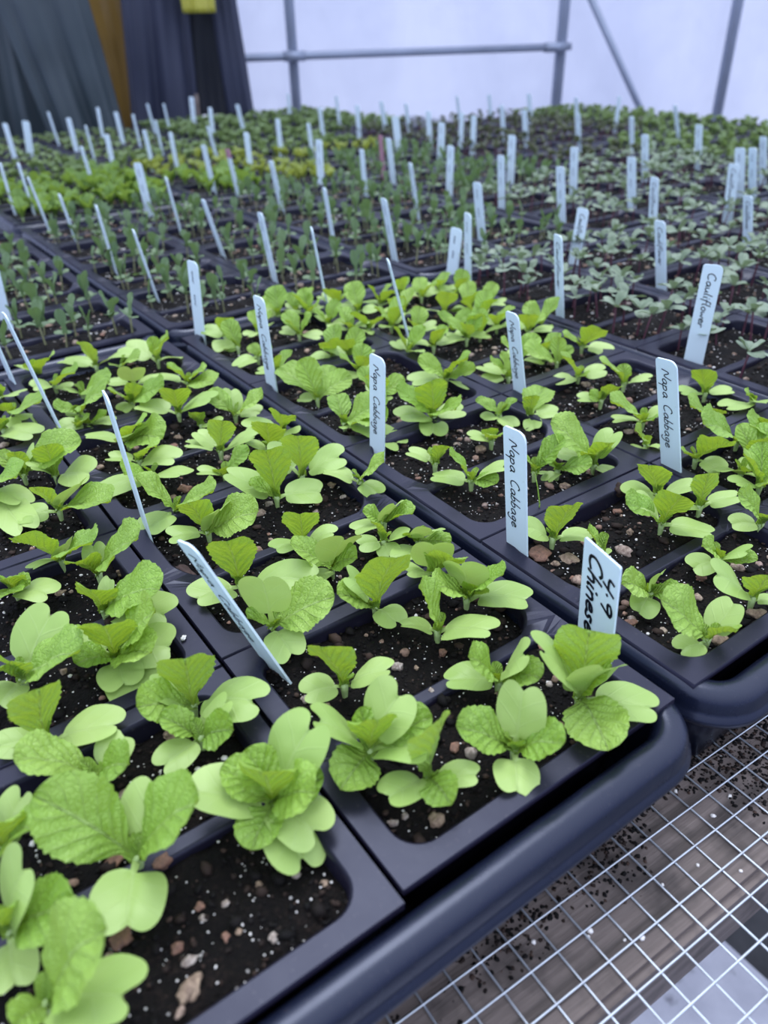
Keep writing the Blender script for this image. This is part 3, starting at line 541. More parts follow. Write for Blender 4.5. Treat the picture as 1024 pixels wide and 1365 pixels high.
# ------------------------------------------------------------------ layout
PX_, PY_ = .1365, .1300          # pack pitch across and along a tray
TRAYX, TRAYY = .2835, .5500      # tray pitch
ROWS = ['front row', 'second row', 'third row', 'back row']
def tray_name(k, r): return '%s tray of %s' % (ORD[k + 1], ROWS[r])
TRAYS = [(k, r) for r in range(4) for k in range(-1, 6) if not (r == 0 and k > 4) and not (r == 3 and not 0 <= k <= 3) and not (r == 2 and k < 0)]
def tray_xy(k, r): return (k * TRAYX, r * TRAYY)
def soil_h(x, y):
    p = Vector((x, y, 0))
    return SOIL + .0030 * noise.noise(p * 38) + .0016 * noise.noise(p * 120) + .0007 * noise.noise(p * 330)

def rrect(x0, y0, x1, y1, r, m=8):
    """rounded rectangle loop, counter-clockwise, m segments per corner"""
    out = []
    for cx, cy, a0 in ((x1 - r, y0 + r, -90), (x1 - r, y1 - r, 0), (x0 + r, y1 - r, 90), (x0 + r, y0 + r, 180)):
        for i in range(m + 1):
            a = math.radians(a0 + 90 * i / m)
            out.append((cx + r * math.cos(a), cy + r * math.sin(a)))
    return out
def rect_match(x0, y0, x1, y1, hx0, hy0, hx1, hy1, r, m=8):
    out = []
    corners = (((x1, y0), (hx1 - r, y0), (x1, hy0 + r)), ((x1, y1), (x1, hy1 - r), (hx1 - r, y1)),
               ((x0, y1), (hx0 + r, y1), (x0, hy1 - r)), ((x0, y0), (x0, hy0 + r), (hx0 + r, y0)))
    for c, a, b in corners:
        for i in range(m + 1):
            t = i / m
            if t <= .5: out.append((a[0] + (c[0] - a[0]) * t * 2, a[1] + (c[1] - a[1]) * t * 2))
            else: out.append((c[0] + (b[0] - c[0]) * (t * 2 - 1), c[1] + (b[1] - c[1]) * (t * 2 - 1)))
    return out

# --------------------------------------------------------------- the insert
IW, IL = PX_ - .0022, PY_ - .0018
MX, MYO, MYI, HR = .0085, .0075, .0024, .0115
CELLS = [(MX, MYO, IW - MX, IL / 2 - MYI), (MX, IL / 2 + MYI, IW - MX, IL - MYO)]
def insert_mesh():
    mb = MB()
    def sag(x, y):
        d = abs(y - IL / 2); ex = min(x, IW - x)
        return -.0048 * max(0, 1 - max(0, d - .003) / .007) * min(1, max(0, (ex - .006) / .012))
    for ci, (hx0, hy0, hx1, hy1) in enumerate(CELLS):
        y0, y1 = (0, IL / 2) if ci == 0 else (IL / 2, IL)
        loops = []
        o = rect_match(0, y0, IW, y1, hx0, hy0, hx1, hy1, HR)
        loops.append([(x, y, sag(x, y)) for x, y in o])
        for ins, dz in ((0, 0), (.0008, -.0005), (.0014, -.0025), (.0045, -.030), (.006, -.046)):
            h = rrect(hx0 + ins, hy0 + ins, hx1 - ins, hy1 - ins, HR - ins * .6)
            loops.append([(x, y, (sag(x, y) if dz > -.02 else 0) + dz) for x, y in h])
        n = len(o)
        vs = [p for l in loops for p in l]; fs = []
        for a in range(len(loops) - 1):
            for i in range(n):
                j = (i + 1) % n
                fs.append((a * n + i, a * n + j, (a + 1) * n + j, (a + 1) * n + i))
        fs.append(tuple((len(loops) - 1) * n + i for i in range(n)))
        mb.add(vs, fs)
    e = [(0, 0), (IW, 0), (IW, IL), (0, IL)]
    mb.add([(x, y, 0) for x, y in e] + [(x, y, -.0035) for x, y in e], [(i, 4 + i, 4 + (i + 1) % 4, (i + 1) % 4) for i in range(4)])
    me = mb.build('cell_insert', [M['insert']])
    bm = bmesh.new(); bm.from_mesh(me)
    bmesh.ops.remove_doubles(bm, verts=bm.verts, dist=1e-5)
    bmesh.ops.recalc_face_normals(bm, faces=bm.faces)
    for f in bm.faces:
        f.smooth = f.normal.z < .93
    bm.to_mesh(me); bm.free()
    return me
INSERT = insert_mesh()

# ----------------------------------------------------------------- the tray
TW, TL = .2826, .545
def tray_mesh():
    prof = [(-.006, -.0550), (-.0045, -.030), (-.002, -.009), (-.0005, -.0045), (.0016, -.0025), (.0045, -.0016), (.008, -.0018), (.0108, -.0032), (.0124, -.006),
            (.0128, -.0105), (.0134, -.0122), (.0147, -.0135), (.0150, -.0152), (.0144, -.0168), (.0125, -.0172), (.0035, -.0175), (.0025, -.02), (.0005, -.030), (-.0048, -.0558)]
    r0 = .0125; off = .0150
    mb = MB(); vs = []; m = 10
    for d, z in prof:
        vs += [(x, y, z) for x, y in rrect(off - d, off - d, TW - off + d, TL - off + d, r0 + d, m)]
    n = 4 * (m + 1); fs = []
    for a in range(len(prof) - 1):
        for i in range(n):
            j = (i + 1) % n
            fs.append((a * n + i, a * n + j, (a + 1) * n + j, (a + 1) * n + i))
    fs.append(tuple(range(n))); fs.append(tuple((len(prof) - 1) * n + i for i in reversed(range(n))))
    mb.add(vs, fs)
    me = mb.build('seed_tray', [M['tray']])
    bm = bmesh.new(); bm.from_mesh(me); bmesh.ops.recalc_face_normals(bm, faces=bm.faces); bm.to_mesh(me); bm.free()
    return me
TRAY = tray_mesh()

def soil_mesh(k, r, cells):
    tx, ty = tray_xy(k, r)
    step = .0017 if (r == 0 and k in (-1, 0)) else .0032 if (r == 0 and k <= 2) or (r == 1 and k <= 1) else .0065
    mb = MB()
    for x0, y0, x1, y1 in cells:
        nx = max(4, int((x1 - x0) / step)); ny = max(4, int((y1 - y0) / step))
        vs = []; fs = []
        for j in range(ny + 1):
            for i in range(nx + 1):
                x = x0 - .002 + (x1 - x0 + .004) * i / nx; y = y0 - .0005 + (y1 - y0 + .001) * j / ny
                e = min(x - x0, x1 - x, y - y0, y1 - y)
                z = soil_h(tx + x, ty + y) - .0022 * max(0, 1 - max(e, 0) / .006)
                # the rounded corners of the cell hold the soil back
                qx = max(0, (x0 + HR) - x, x - (x1 - HR)); qy = max(0, (y0 + HR) - y, y - (y1 - HR))
                if qx > 0 and qy > 0 and math.hypot(qx, qy) > HR: z = min(z, -.0085) - .004
                vs.append((x, y, z))
        for j in range(ny):
            for i in range(nx):
                a = j * (nx + 1) + i
                fs.append((a, a + 1, a + nx + 2, a + nx + 1))
        mb.add(vs, fs)
    return mb.build('potting_soil', [M['soil']])

ICO = None
def ico_data(sub):
    bm = bmesh.new(); bmesh.ops.create_icosphere(bm, subdivisions=sub, radius=1)
    v = [x.co.copy() for x in bm.verts]; f = [tuple(w.index for w in x.verts) for x in bm.faces]; bm.free()
    return v, f
ICO1, ICO2 = ico_data(1), ico_data(2)
def chunk(mb, p, s, ico, rough=.45, flat=.75):
    v, f = ico
    sd = Vector((R.uniform(0, 99), R.uniform(0, 99), R.uniform(0, 99)))
    sx, sy, sz = s * R.uniform(.7, 1.3), s * R.uniform(.7, 1.2), s * R.uniform(.55, 1) * flat
    a = R.uniform(0, 6.28); ca, sa = math.cos(a), math.sin(a)
    vs = []
    for q in v:
        d = 1 + rough * noise.noise(q * 1.3 + sd) + rough * .4 * noise.noise(q * 3.1 + sd)
        x, y, z = q.x * sx * d, q.y * sy * d, q.z * sz * d
        vs.append((p[0] + x * ca - y * sa, p[1] + x * sa + y * ca, p[2] + z))
    mb.add(vs, f)

# ------------------------------------------------------- trays, inserts, soil
for k, r in TRAYS:
    tx, ty = tray_xy(k, r)
    nm = tray_name(k, r)
    t = obj('seed_tray', TRAY, None, (tx - .005, ty - .0195, RIM))
    tag(t, 'black plastic seedling tray with rolled rim, %s' % nm, 'tray', 'black seedling trays on the bench')
    cells = []
    for i in range(2):
        for j in range(4):
            ox, oy = tx + i * PX_ + .0011, ty + j * PY_ + .0009
            if k == -1 and r == 0 and i == 0: oy -= .0035
            seen = any(in_view((ox + a, oy + b, RIM), 700) for a in (0, IW / 2, IW) for b in (0, IL / 2, IL))
            if not seen: continue
            o = obj('cell_insert', INSERT, None, (ox, oy, RIM))
            tag(o, 'black two-cell insert, %s from front, %s strip, %s' % (ORD[j], ('left', 'right')[i], nm), 'seedling insert', 'two-cell inserts in the ' + nm)
            for c in CELLS:
                cells.append((ox - tx + c[0], oy - ty + c[1], ox - tx + c[2], oy - ty + c[3]))
    s = obj('potting_soil', soil_mesh(k, r, cells), None, (tx, ty, RIM))
    tag(s, 'dark crumbly potting soil filling the cells of the %s' % nm, 'soil', None, 'stuff')
    # grit, perlite and crumbs lying on the soil
    near = (r == 0 and k <= 0); mid = (r == 0 and k in (1, 2)) or (r == 1 and k <= 1)
    if True:
        grit, cr, pe = MB(), MB(), MB()
        for (x0, y0, x1, y1) in cells:
            def spot(m=.003):
                x = R.uniform(x0 + m, x1 - m); y = R.uniform(y0 + m, y1 - m)
                qx = max(0, (x0 + HR) - x, x - (x1 - HR)); qy = max(0, (y0 + HR) - y, y - (y1 - HR))
                if qx > 0 and qy > 0 and math.hypot(qx, qy) > HR - .002: return spot(m)
                return x, y, soil_h(tx + x, ty + y)
            close = (Vector((tx + x0, ty + y0, 0)) - Vector((CAM.x, CAM.y, 0))).length
            q = 1.0 if near else .55 if mid else .22
            for _ in range(int((14 if k >= 0 else 8) * q) if near else int(22 * q)):
                sz = R.choice([.0011, .0014, .0018, .0023, .0033]) * R.uniform(.8, 1.15)
                x, y, z = spot(.005); chunk(grit, (x, y, z + sz * .25), sz, ICO2)
            for _ in range(int(420 * q) if close < .5 else int(170 * q) if near or mid else 10):
                x, y, z = spot(); sz = R.uniform(.0004, .0013) * (2.3 if R.random() < .10 else 1); chunk(cr, (x, y, z + sz * .2), sz, ICO1, .7)
            for _ in range(int(170 * q) if close < .5 else int(80 * q)):
                x, y, z = spot(); sz = R.uniform(.0002, .0005) * (2.4 if R.random() < .06 else 1) * (1 if near else 1.6); chunk(pe, (x, y, z + sz * .4), sz, ICO1)
        for mb, n_, mt, lb in ((grit, 'grit_stones', 'stone', 'tan and rusty grit stones scattered on the soil of the '), (cr, 'soil_crumbs', 'crumb', 'dark loose soil crumbs lying over the '), (pe, 'perlite_grains', 'perlite', 'tiny white perlite grains dotting the soil of the ')):
            o = obj(n_, mb.build(n_, [M[mt]]), None, (tx, ty, RIM))
            tag(o, lb + nm, 'grit' if n_ != 'soil_crumbs' else 'soil', None, 'stuff')

# ------------------------------------------------------------------- leaves
def bez(a, b, c, t):
    return a * (1 - t) ** 2 + b * 2 * t * (1 - t) + c * t * t
def catmull(P, n):
    out = []
    for i in range(n + 1):
        u = (len(P) - 1) * i / n; k = min(int(u), len(P) - 2); f = u - k
        p0, p1, p2, p3 = (P[max(0, min(len(P) - 1, k + d))] for d in (-1, 0, 1, 2))
        out.append(tuple(.5 * (2 * p1[c] + (p2[c] - p0[c]) * f + (2 * p0[c] - 5 * p1[c] + 4 * p2[c] - p3[c]) * f * f + (3 * p1[c] - p0[c] - 3 * p2[c] + p3[c]) * f ** 3) for c in range(2)))
    return out
def leaf_geo(kind, base, tip, half, nu, nv, rng, bulge=.16, cup=None, pet=None, view=None):
    """grid for one leaf from its joint BASE to its TIP; returns verts, faces, uvs"""
    base = Vector(base); tip = Vector(tip)
    ch = tip - base; L = max(ch.length, 1e-4)
    h = Vector((ch.x, ch.y, 0))
    hd = h.normalized() if h.length > 1e-5 else Vector((1, 0, 0))
    side = Vector((-hd.y, hd.x, 0))
    rl = rng.uniform(-.22, .22)
    if view is not None:   # roll the blade partly towards VIEW
        T0 = ch.normalized(); N0 = T0.cross(side).normalized(); s0 = N0.cross(T0).normalized()
        V = view - T0 * view.dot(T0)
        an = math.atan2(V.dot(s0), V.dot(N0))
        if abs(an) > math.pi / 2: an -= math.copysign(math.pi, an)
        rl += max(-.42, min(.42, -an * .4))
    mid = base + ch * .5 + UP * (bulge * L) + hd * (-.06 * L)
    cup = cup if cup is not None else rng.uniform(.24, .52)
    twist = rng.uniform(-.25, .25)
    ph = rng.uniform(0, 6.28); sd = Vector((rng.uniform(0, 50), rng.uniform(0, 50), rng.uniform(0, 50)))
    nvein = 6.5; amp = min(.00075, L * .024)
    teeth = max(6, int(L / .0024))
    if pet is None: pet = .12 if kind == 't' else rng.uniform(.18, .3)
    vs = []; uvs = []
    def frame(s):
        if s <= 1:
            P = bez(base, mid, tip, s)
            T = (bez(base, mid, tip, min(1, s + .02)) - bez(base, mid, tip, max(0, s - .02))).normalized()
        else:
            T = (tip - bez(base, mid, tip, .97)).normalized(); P = tip + T * (s - 1) * L
        sv = (side + T.cross(side) * (rl + twist * s)).normalized()
        return P, sv, T.cross(sv).normalized()
    if kind == 't':
        for i in range(nu + 1):
            s = .5 - .5 * math.cos(math.pi * i / nu)
            u = max(0, (s - pet) / (1 - pet))
            w = half * (math.sin(math.pi * .5 * min(1, u / .58)) ** .85 if u < .58 else math.sqrt(max(0, 1 - ((u - .58) / .42) ** 2.3)))
            w = max(w, .0012 + .0012 * (1 - s)) if s < .999 else 0.0002
            P, sv, N = frame(s)
            for j in range(nv + 1):
                t = -1 + 2 * j / nv
                ww = w
                if abs(t) > .95 and w > .002 and s < .985: ww = w * (1 + .10 * (2 * abs((s * teeth) % 1 - .5) - .3))
                z = cup * w * (abs(t) ** 1.6) * (1 - .45 * s) - .35 * cup * w * max(0, s - .75) * 4 * (1 - abs(t))
                z += w * .11 * math.sin(s * 13 + ph + (2 if t > 0 else 0)) * t * t
                q = (P + sv * (t * w) - base) * 260
                z += .0006 * noise.noise(q + sd) + .0013 * noise.noise(q * .35 + sd)
                z -= .0010 * max(0, 1 - abs(t) / .18) * min(1, w / .004)
                z += amp * abs(math.sin(math.pi * ((s - .62 * (abs(t) * .5) ** .8) * nvein))) * min(1, w / .005) * (1 - abs(t) ** 4)
                vs.append(tuple(P + sv * (t * ww) + N * z))
                uvs.append((.5 + t * .5, s))
    else:
        nd = rng.uniform(.80, .92); wl = rng.uniform(.92, 1.06), rng.uniform(.92, 1.06)
        ctrl = [(0, 0), (.34, .0), (.74, .10), (.97, .34), (1.0, .60), (.88, .84), (.66, .97), (.42, 1.0), (.21, .96), (.06, nd + .03), (0, nd)]
        npet = 3; nb = nu - npet
        O = catmull(ctrl, nb)
        for i in range(nu + 1):
            for j in range(nv + 1):
                t = -1 + 2 * j / nv; a = abs(t)
                if i < npet:
                    s = pet * i / npet; x = t * (.0009 + .0003 * (1 - i / npet)); y = s
                else:
                    k = (i - npet) / nb; ox, oy = O[i - npet]
                    my = nd * k
                    x = ox * a * half * (wl[0] if t > 0 else wl[1]) * (1 if t > 0 else -1)
                    wmin = .0009 * max(0, 1 - k * 4)
                    x += t * wmin
                    y = pet + (1 - pet) * (my + (oy - my) * a) / nd
                P, sv, N = frame(y)
                z = cup * abs(x) ** 1.5 / half ** .5 + half * .07 * math.sin(y * 5 + ph) * t
                z += .0007 * noise.noise((P + sv * x - base) * 120 + sd)
                z -= .0005 * max(0, 1 - abs(x) / .0018) * (1 if i > npet else 0)
                vs.append(tuple(P + sv * x + N * z))
                uvs.append((.5 + .5 * x / half, min(1, y)))
    fs = []
    for i in range(nu):
        for j in range(nv):
            a = i * (nv + 1) + j
            fs.append((a, a + 1, a + nv + 2, a + nv + 1))
    return vs, fs, uvs

def leaf_mesh(name, mat, *a, **k):
    v, f, u = leaf_geo(*a, **k)
    return mesh(name, v, f, [mat], u)
def stem_geo(h, r0, r1, bend=(0, 0), n=7):
    mb = MB()
    mb.tube([(0, 0, -.004), (0, 0, 0), (bend[0] * .5, bend[1] * .5, h * .5), (bend[0], bend[1], h)], [r0, r0, (r0 + r1) / 2, r1], n)
    return mb.v, mb.f

# ------------------------------------------------------- napa cabbage seedlings
napa_info = []
def build_napa(x, y, leaves, seed, fine=True, hs=.0075):
    rng = random.Random(seed)
    z = RIM + soil_h(x, y)
    root = empty('napa_cabbage_seedling', (x, y, z))
    sv, sf = stem_geo(hs, .0012, .0019)
    obj('stem', mesh('stem', sv, sf, [M['nstem']]), root)
    VW = Vector((-.42, -.62, .66)).normalized()   # fixed direction, roughly from the plants towards the camera
    nt = max(1, sum(1 for l in leaves if l[0] == 't'))
    # young leaves folded at the heart
    for i in range(2):
        a = rng.uniform(0, 6.28)
        obj('heart_leaf', leaf_mesh('heart_leaf', M['true'], 't', (0, 0, hs - .001), (.0045 * math.cos(a), .0045 * math.sin(a), hs + rng.uniform(.005, .008)), .0024, 8, 4, rng, cup=.5), root)
    for kd, dx, dy, dz in leaves:
        tip = Vector((dx / 1000, dy / 1000, dz / 1000))
        L = (tip - Vector((0, 0, hs))).length
        if kd == 't':
            half = min(max(.0054, L * rng.uniform(.30, .36)), .0135)
            me = leaf_mesh('true_leaf', M['true'], 't', (0, 0, hs - .0015), tip, half, 44 if fine else 20, 16 if fine else 10, rng, bulge=rng.uniform(.06, .17), view=VW)
            obj('true_leaf', me, root)
        else:
            half = min(max(.0064, L * rng.uniform(.41, .49)), .0115)
            me = leaf_mesh('cotyledon', M['cot'], 'c', (0, 0, hs - .002), tip, half, 27 if fine else 19, 12 if fine else 8, rng, bulge=rng.uniform(.1, .22), cup=rng.uniform(-.02, .12))
            obj('cotyledon', me, root)
    return root

def rand_leaves(rng, big=1.0):
    out = []; a = rng.uniform(0, 6.28)
    for i in range(2):
        b = a + i * math.pi + rng.uniform(-.5, .5); d = rng.uniform(14, 19) * big
        out.append(('c', d * math.cos(b), d * math.sin(b), rng.uniform(7, 14)))
    a += math.pi / 2
    for i in range(rng.choice((2, 2, 3))):
        b = a + i * 2.4 + rng.uniform(-.4, .4); d = rng.uniform(12, 20) * big
        out.append(('t', d * math.cos(b), d * math.sin(b), rng.uniform(20, 30) * big))
    return out

napas = []
for i, (t, x, y, lv) in enumerate(NAPA):
    o = build_napa(x, y, lv, 100 + i, fine=(Vector((x, y, 0)) - Vector((CAM.x, CAM.y, 0))).length < .55)
    napas.append((o, x, y))
protos = []
for i, (x, y) in enumerate(NAPA_FAR):
    if i < 9:
        o = build_napa(x, y, rand_leaves(R), 900 + i, fine=False); protos.append(o)
    else:
        src = protos[i % 9]
        o = src.copy(); COL.objects.link(o); o.location = (x, y, RIM + soil_h(x, y)); o.rotation_euler = (0, 0, R.uniform(0, 6.28))
        for c in src.children:
            d = c.copy(); COL.objects.link(d); d.parent = o
    napas.append((o, x, y))

have = set()
def cell_of(x, y):
    """tray (column, row), strip (0 left, 1 right) and cell number from the front"""
    k = math.floor((x + .006) / TRAYX); r = max(0, math.floor((y + .014) / TRAYY))
    i = 0 if x - k * TRAYX < PX_ else 1
    j = min(7, max(0, int((y - r * TRAYY) / (PY_ / 2))))
    return k, r, i, j
for o, x, y in napas: have.add(cell_of(x, y))
for k in (-1, 0):                       # the cells at the picture's edge carry seedlings as well
    for i in range(2):
        for j in range(8):
            cx0, cy0 = k * TRAYX + (i + .5) * PX_, (j + .5) * PY_ / 2
            if (k, 0, i, j) in have or not in_view((cx0, cy0, RIM), 600): continue
            for q in range(3):
                x, y = cx0 + (q - 1) * .038 + R.uniform(-.005, .005), cy0 + R.uniform(-.012, .012)
                src = protos[R.randrange(9)]
                o = src.copy(); COL.objects.link(o); o.location = (x, y, RIM + soil_h(x, y)); o.rotation_euler = (0, 0, R.uniform(0, 6.28))
                for c in src.children:
                    d = c.copy(); COL.objects.link(d); d.parent = o
                napas.append((o, x, y))
POS = {1: [''], 2: ['leftmost ', 'rightmost '], 3: ['leftmost ', 'middle ', 'rightmost ']}
def positions(n):
    if n in POS: return POS[n]
    return ['leftmost '] + ['%s-from-left ' % ORD[i] for i in range(1, n - 1)] + ['rightmost ']
def grouped(items, key):
    d = {}
    for it in items: d.setdefault(key(it), []).append(it)
    return d
for (k, r, i, j), its in grouped(napas, lambda q: cell_of(q[1], q[2])).items():
    its.sort(key=lambda q: px((q[1], q[2], RIM))[0])
    for pos, (o, x, y) in zip(positions(len(its)), its):
        tag(o, '%snapa cabbage seedling in %s cell from front, %s strip, %s' % (pos, ORD[j], ('left', 'right')[i], ('nearest tray', 'second front tray')[min(1, k + 1)]), 'seedling', 'napa cabbage seedlings in the two nearest trays')

# ----------------------------------------------------- the other young seedlings
def small_parts(kind, rng):
    """list of (part name, verts, faces, uvs, material slot 0 leaf / 1 stem)"""
    P = []
    if kind == 'cauliflower_seedling':
        h = rng.uniform(.020, .028); b = (rng.uniform(-.004, .004), rng.uniform(-.004, .004))
        sv, sf = stem_geo(h, .0009, .0008, b, 6); P.append(('stem', sv, sf, None, 1))
        a = rng.uniform(0, 6.28)
        for i in range(2):
            c = a + i * math.pi + rng.uniform(-.3, .3); d = rng.uniform(.010, .014)
            P.append(('cotyledon',) + leaf_geo('c', (b[0], b[1], h - .001), (b[0] + d * math.cos(c), b[1] + d * math.sin(c), h + rng.uniform(-.002, .004)), .0066, 13, 6, rng, .2, .15, .2) + (0,))
        for i in range(rng.choice((1, 2, 2))):
            c = a + 1.57 + i * 2.6; d = rng.uniform(.006, .011)
            P.append(('true_leaf',) + leaf_geo('t', (b[0], b[1], h - .001), (b[0] + d * math.cos(c), b[1] + d * math.sin(c), h + rng.uniform(.006, .013)), .0042, 10, 6, rng, .15) + (0,))
    elif kind == 'brassica_seedling':
        h = rng.uniform(.011, .018); b = (rng.uniform(-.002, .002), rng.uniform(-.002, .002))
        sv, sf = stem_geo(h, .0009, .0008, b, 6); P.append(('stem', sv, sf, None, 1))
        a = rng.uniform(0, 6.28)
        for i in range(2):
            c = a + i * math.pi + rng.uniform(-.3, .3); d = rng.uniform(.007, .010)
            P.append(('cotyledon',) + leaf_geo('c', (b[0], b[1], h - .001), (b[0] + d * math.cos(c), b[1] + d * math.sin(c), h + rng.uniform(-.001, .005)), .0046, 13, 6, rng, .2, .15, .2) + (0,))
        for i in range(rng.choice((1, 2, 2))):
            c = a + 1.57 + i * 2.8; d = rng.uniform(.002, .008)
            P.append(('true_leaf',) + leaf_geo('t', (b[0], b[1], h - .001), (b[0] + d * math.cos(c), b[1] + d * math.sin(c), h + rng.uniform(.015, .025)), .0049, 10, 6, rng, .05, .25, .25) + (0,))
    elif kind in ('lettuce_seedling', 'yellow_green_seedling', 'leafy_seedling'):
        s = 1.0 if kind == 'lettuce_seedling' else .8
        h = .008; sv, sf = stem_geo(h, .001, .0012, (0, 0), 5); P.append(('stem', sv, sf, None, 1))
        a = rng.uniform(0, 6.28)
        for i in range(5):
            c = a + i * 2.4; d = rng.uniform(.008, .016) * s
            P.append(('true_leaf',) + leaf_geo('t', (0, 0, h - .001), (d * math.cos(c), d * math.sin(c), h + rng.uniform(.010, .024) * s), .0072 * s, 9, 6, rng, .15) + (0,))
    elif kind == 'dark_seedling':
        h = rng.uniform(.016, .026); b = (rng.uniform(-.004, .004), rng.uniform(-.004, .004))
        sv, sf = stem_geo(h, .0009, .0008, b, 5); P.append(('stem', sv, sf, None, 1))
        a = rng.uniform(0, 6.28)
        for i in range(4):
            c = a + i * 1.7; d = rng.uniform(.005, .010)
            P.append(('true_leaf',) + leaf_geo('t', (b[0], b[1], h - .001), (b[0] + d * math.cos(c), b[1] + d * math.sin(c), h + rng.uniform(.001, .012)), .0042, 8, 4, rng, .15) + (0,))
    else:  # sprout
        h = .006; sv, sf = stem_geo(h, .0007, .0007, (0, 0), 5); P.append(('stem', sv, sf, None, 1))
        a = rng.uniform(0, 6.28)
        for i in range(3):
            c = a + i * 2.1; d = rng.uniform(.006, .010)
            P.append(('true_leaf',) + leaf_geo('t', (0, 0, h - .001), (d * math.cos(c), d * math.sin(c), h + rng.uniform(.002, .008)), .0042, 7, 4, rng, .15) + (0,))
    return P
KINDS = {  # leaf material, stem material, words, plants per cell
    'cauliflower_seedling': ('caul_leaf', 'caul_stem', 'pale grey-green cauliflower seedling', 9),
    'brassica_seedling': ('bras_leaf', 'bras_stem', 'upright grey-green brassica seedling', 8),
    'lettuce_seedling': ('lett_leaf', 'nstem', 'bright green leafy seedling', 8),
    'yellow_green_seedling': ('yell_leaf', 'nstem', 'yellow-green leafy seedling', 7),
    'leafy_seedling': ('bush_leaf', 'nstem', 'muted green leafy seedling', 8),
    'dark_seedling': ('dark_leaf', 'caul_stem', 'dark purplish-green seedling', 9),
    'sprout': ('bush_leaf', 'bras_stem', 'tiny grey-green sprout', 9),
}
def kind_at(k, r, i, j):
    if r == 0: return 'cauliflower_seedling'
    if r == 1:
        if k <= 1: return 'brassica_seedling'
        if k == 2: return 'cauliflower_seedling' if j < 4 else 'brassica_seedling'
        if k == 3: return 'cauliflower_seedling' if j < 5 else 'dark_seedling'
        if k == 4: return 'dark_seedling' if j < 3 else 'leafy_seedling'
        return 'leafy_seedling'
    if r == 2:
        if k == 0: return 'lettuce_seedling' if j < 5 else 'leafy_seedling'
        if k == 1: return ('lettuce_seedling' if i == 0 else 'yellow_green_seedling') if j < 3 else 'leafy_seedling' if j > 5 else 'yellow_green_seedling'
        if k == 2: return 'brassica_seedling' if j < 3 else 'yellow_green_seedling' if j < 5 else 'leafy_seedling'
        return 'dark_seedling' if k < 5 else 'leafy_seedling'
    return 'sprout' if k < 2 else 'leafy_seedling'
spots = {}
for k, r in TRAYS:
    if r == 0 and k <= 0: continue
    tx, ty = tray_xy(k, r)
    for i in range(2):
        for j in range(8):
            kd = kind_at(k, r, i, j)
            x0 = tx + i * PX_ + .014; x1 = tx + (i + 1) * PX_ - .014
            y0 = ty + j * PY_ / 2 + .012; y1 = ty + (j + 1) * PY_ / 2 - .010
            n = KINDS[kd][3] + R.choice((-1, 0, 0, 1)); got = []
            if kd == 'brassica_seedling' and k <= 0: n -= R.choice((0, 1, 3))
            for _ in range(60):
                if len(got) >= n: break
                p = (R.uniform(x0, x1), R.uniform(y0, y1))
                if all((p[0] - q[0]) ** 2 + (p[1] - q[1]) ** 2 > .016 ** 2 * (6. / max(6, n)) for q in got): got.append(p)
            for p in got:
                if in_view((p[0], p[1], RIM + .01), 330):
                    spots.setdefault(kd, []).append((p[0], p[1], k, r, i, j))
for kd, lst in spots.items():
    lm, sm, words_, _n = KINDS[kd]
    lst.sort(key=lambda q: (0 if in_view((q[0], q[1], RIM + .012), 0) else 9) + (q[0] - CAM.x) ** 2 + (q[1] - CAM.y) ** 2)
    rng = random.Random(len(kd) * 31)
    plans = [small_parts(kd, rng) for _ in range(8)]
    roots, joined = [], []
    def seed_label(o, q):
        _x, _y, k, r, i, j = q
        tag(o, '%s in %s cell from front, %s strip, %s' % (words_, ORD[j], ('left', 'right')[i], tray_name(k, r)), 'seedling',
            '%ss in %s cell, %s strip, %s' % (kd.replace('_', ' '), ORD[j], ('left', 'right')[i], tray_name(k, r)))
    for P in plans:
        mb = MB()
        for nm, v, f, u, mi in P: mb.add(list(v), f, u, mi)
        joined.append(mb.build(kd, [M[lm], M[sm]], uv=True))
    npart = 90 if kd in ('cauliflower_seedling', 'brassica_seedling') else 0
    for idx, q in enumerate(lst[:300]):
        loc = (q[0], q[1], RIM + soil_h(q[0], q[1])); rz = R.uniform(0, 6.28); v = R.randrange(8); sc = R.uniform(.85, 1.15)
        if idx < npart:
            if v >= len(roots) or True:
                key = (kd, v)
                src = next((x for kk, x in roots if kk == key), None)
                if src is None:
                    o = empty(kd, loc, rz)
                    for nm, vv, ff, uu, mi in plans[v]:
                        obj(nm, mesh(nm, list(vv), ff, [M[sm if mi else lm]], uu), o)
                    roots.append((key, o))
                else:
                    o = src.copy(); COL.objects.link(o); o.location = loc; o.rotation_euler = (0, 0, rz)
                    for c in src.children:
                        d = c.copy(); COL.objects.link(d); d.parent = o
        else:
            o = obj(kd, joined[v], None, loc, (0, 0, rz))
        o.scale = (sc, sc, sc)
        seed_label(o, q)
    rest = lst[300:]
    if rest:
        mb = MB()
        for q in rest:
            z = RIM + soil_h(q[0], q[1]); a = R.uniform(0, 6.28); ca, sa = math.cos(a), math.sin(a)
            for nm, v, f, u, mi in R.choice(plans):
                mb.add([(q[0] + x * ca - y * sa, q[1] + x * sa + y * ca, z + w) for x, y, w in v], f, u, mi)
        o = obj(kd, mb.build(kd, [M[lm], M[sm]], uv=True))
        tag(o, 'more distant %ss massed towards the far end of the bench' % words_, 'seedlings', None, 'stuff')

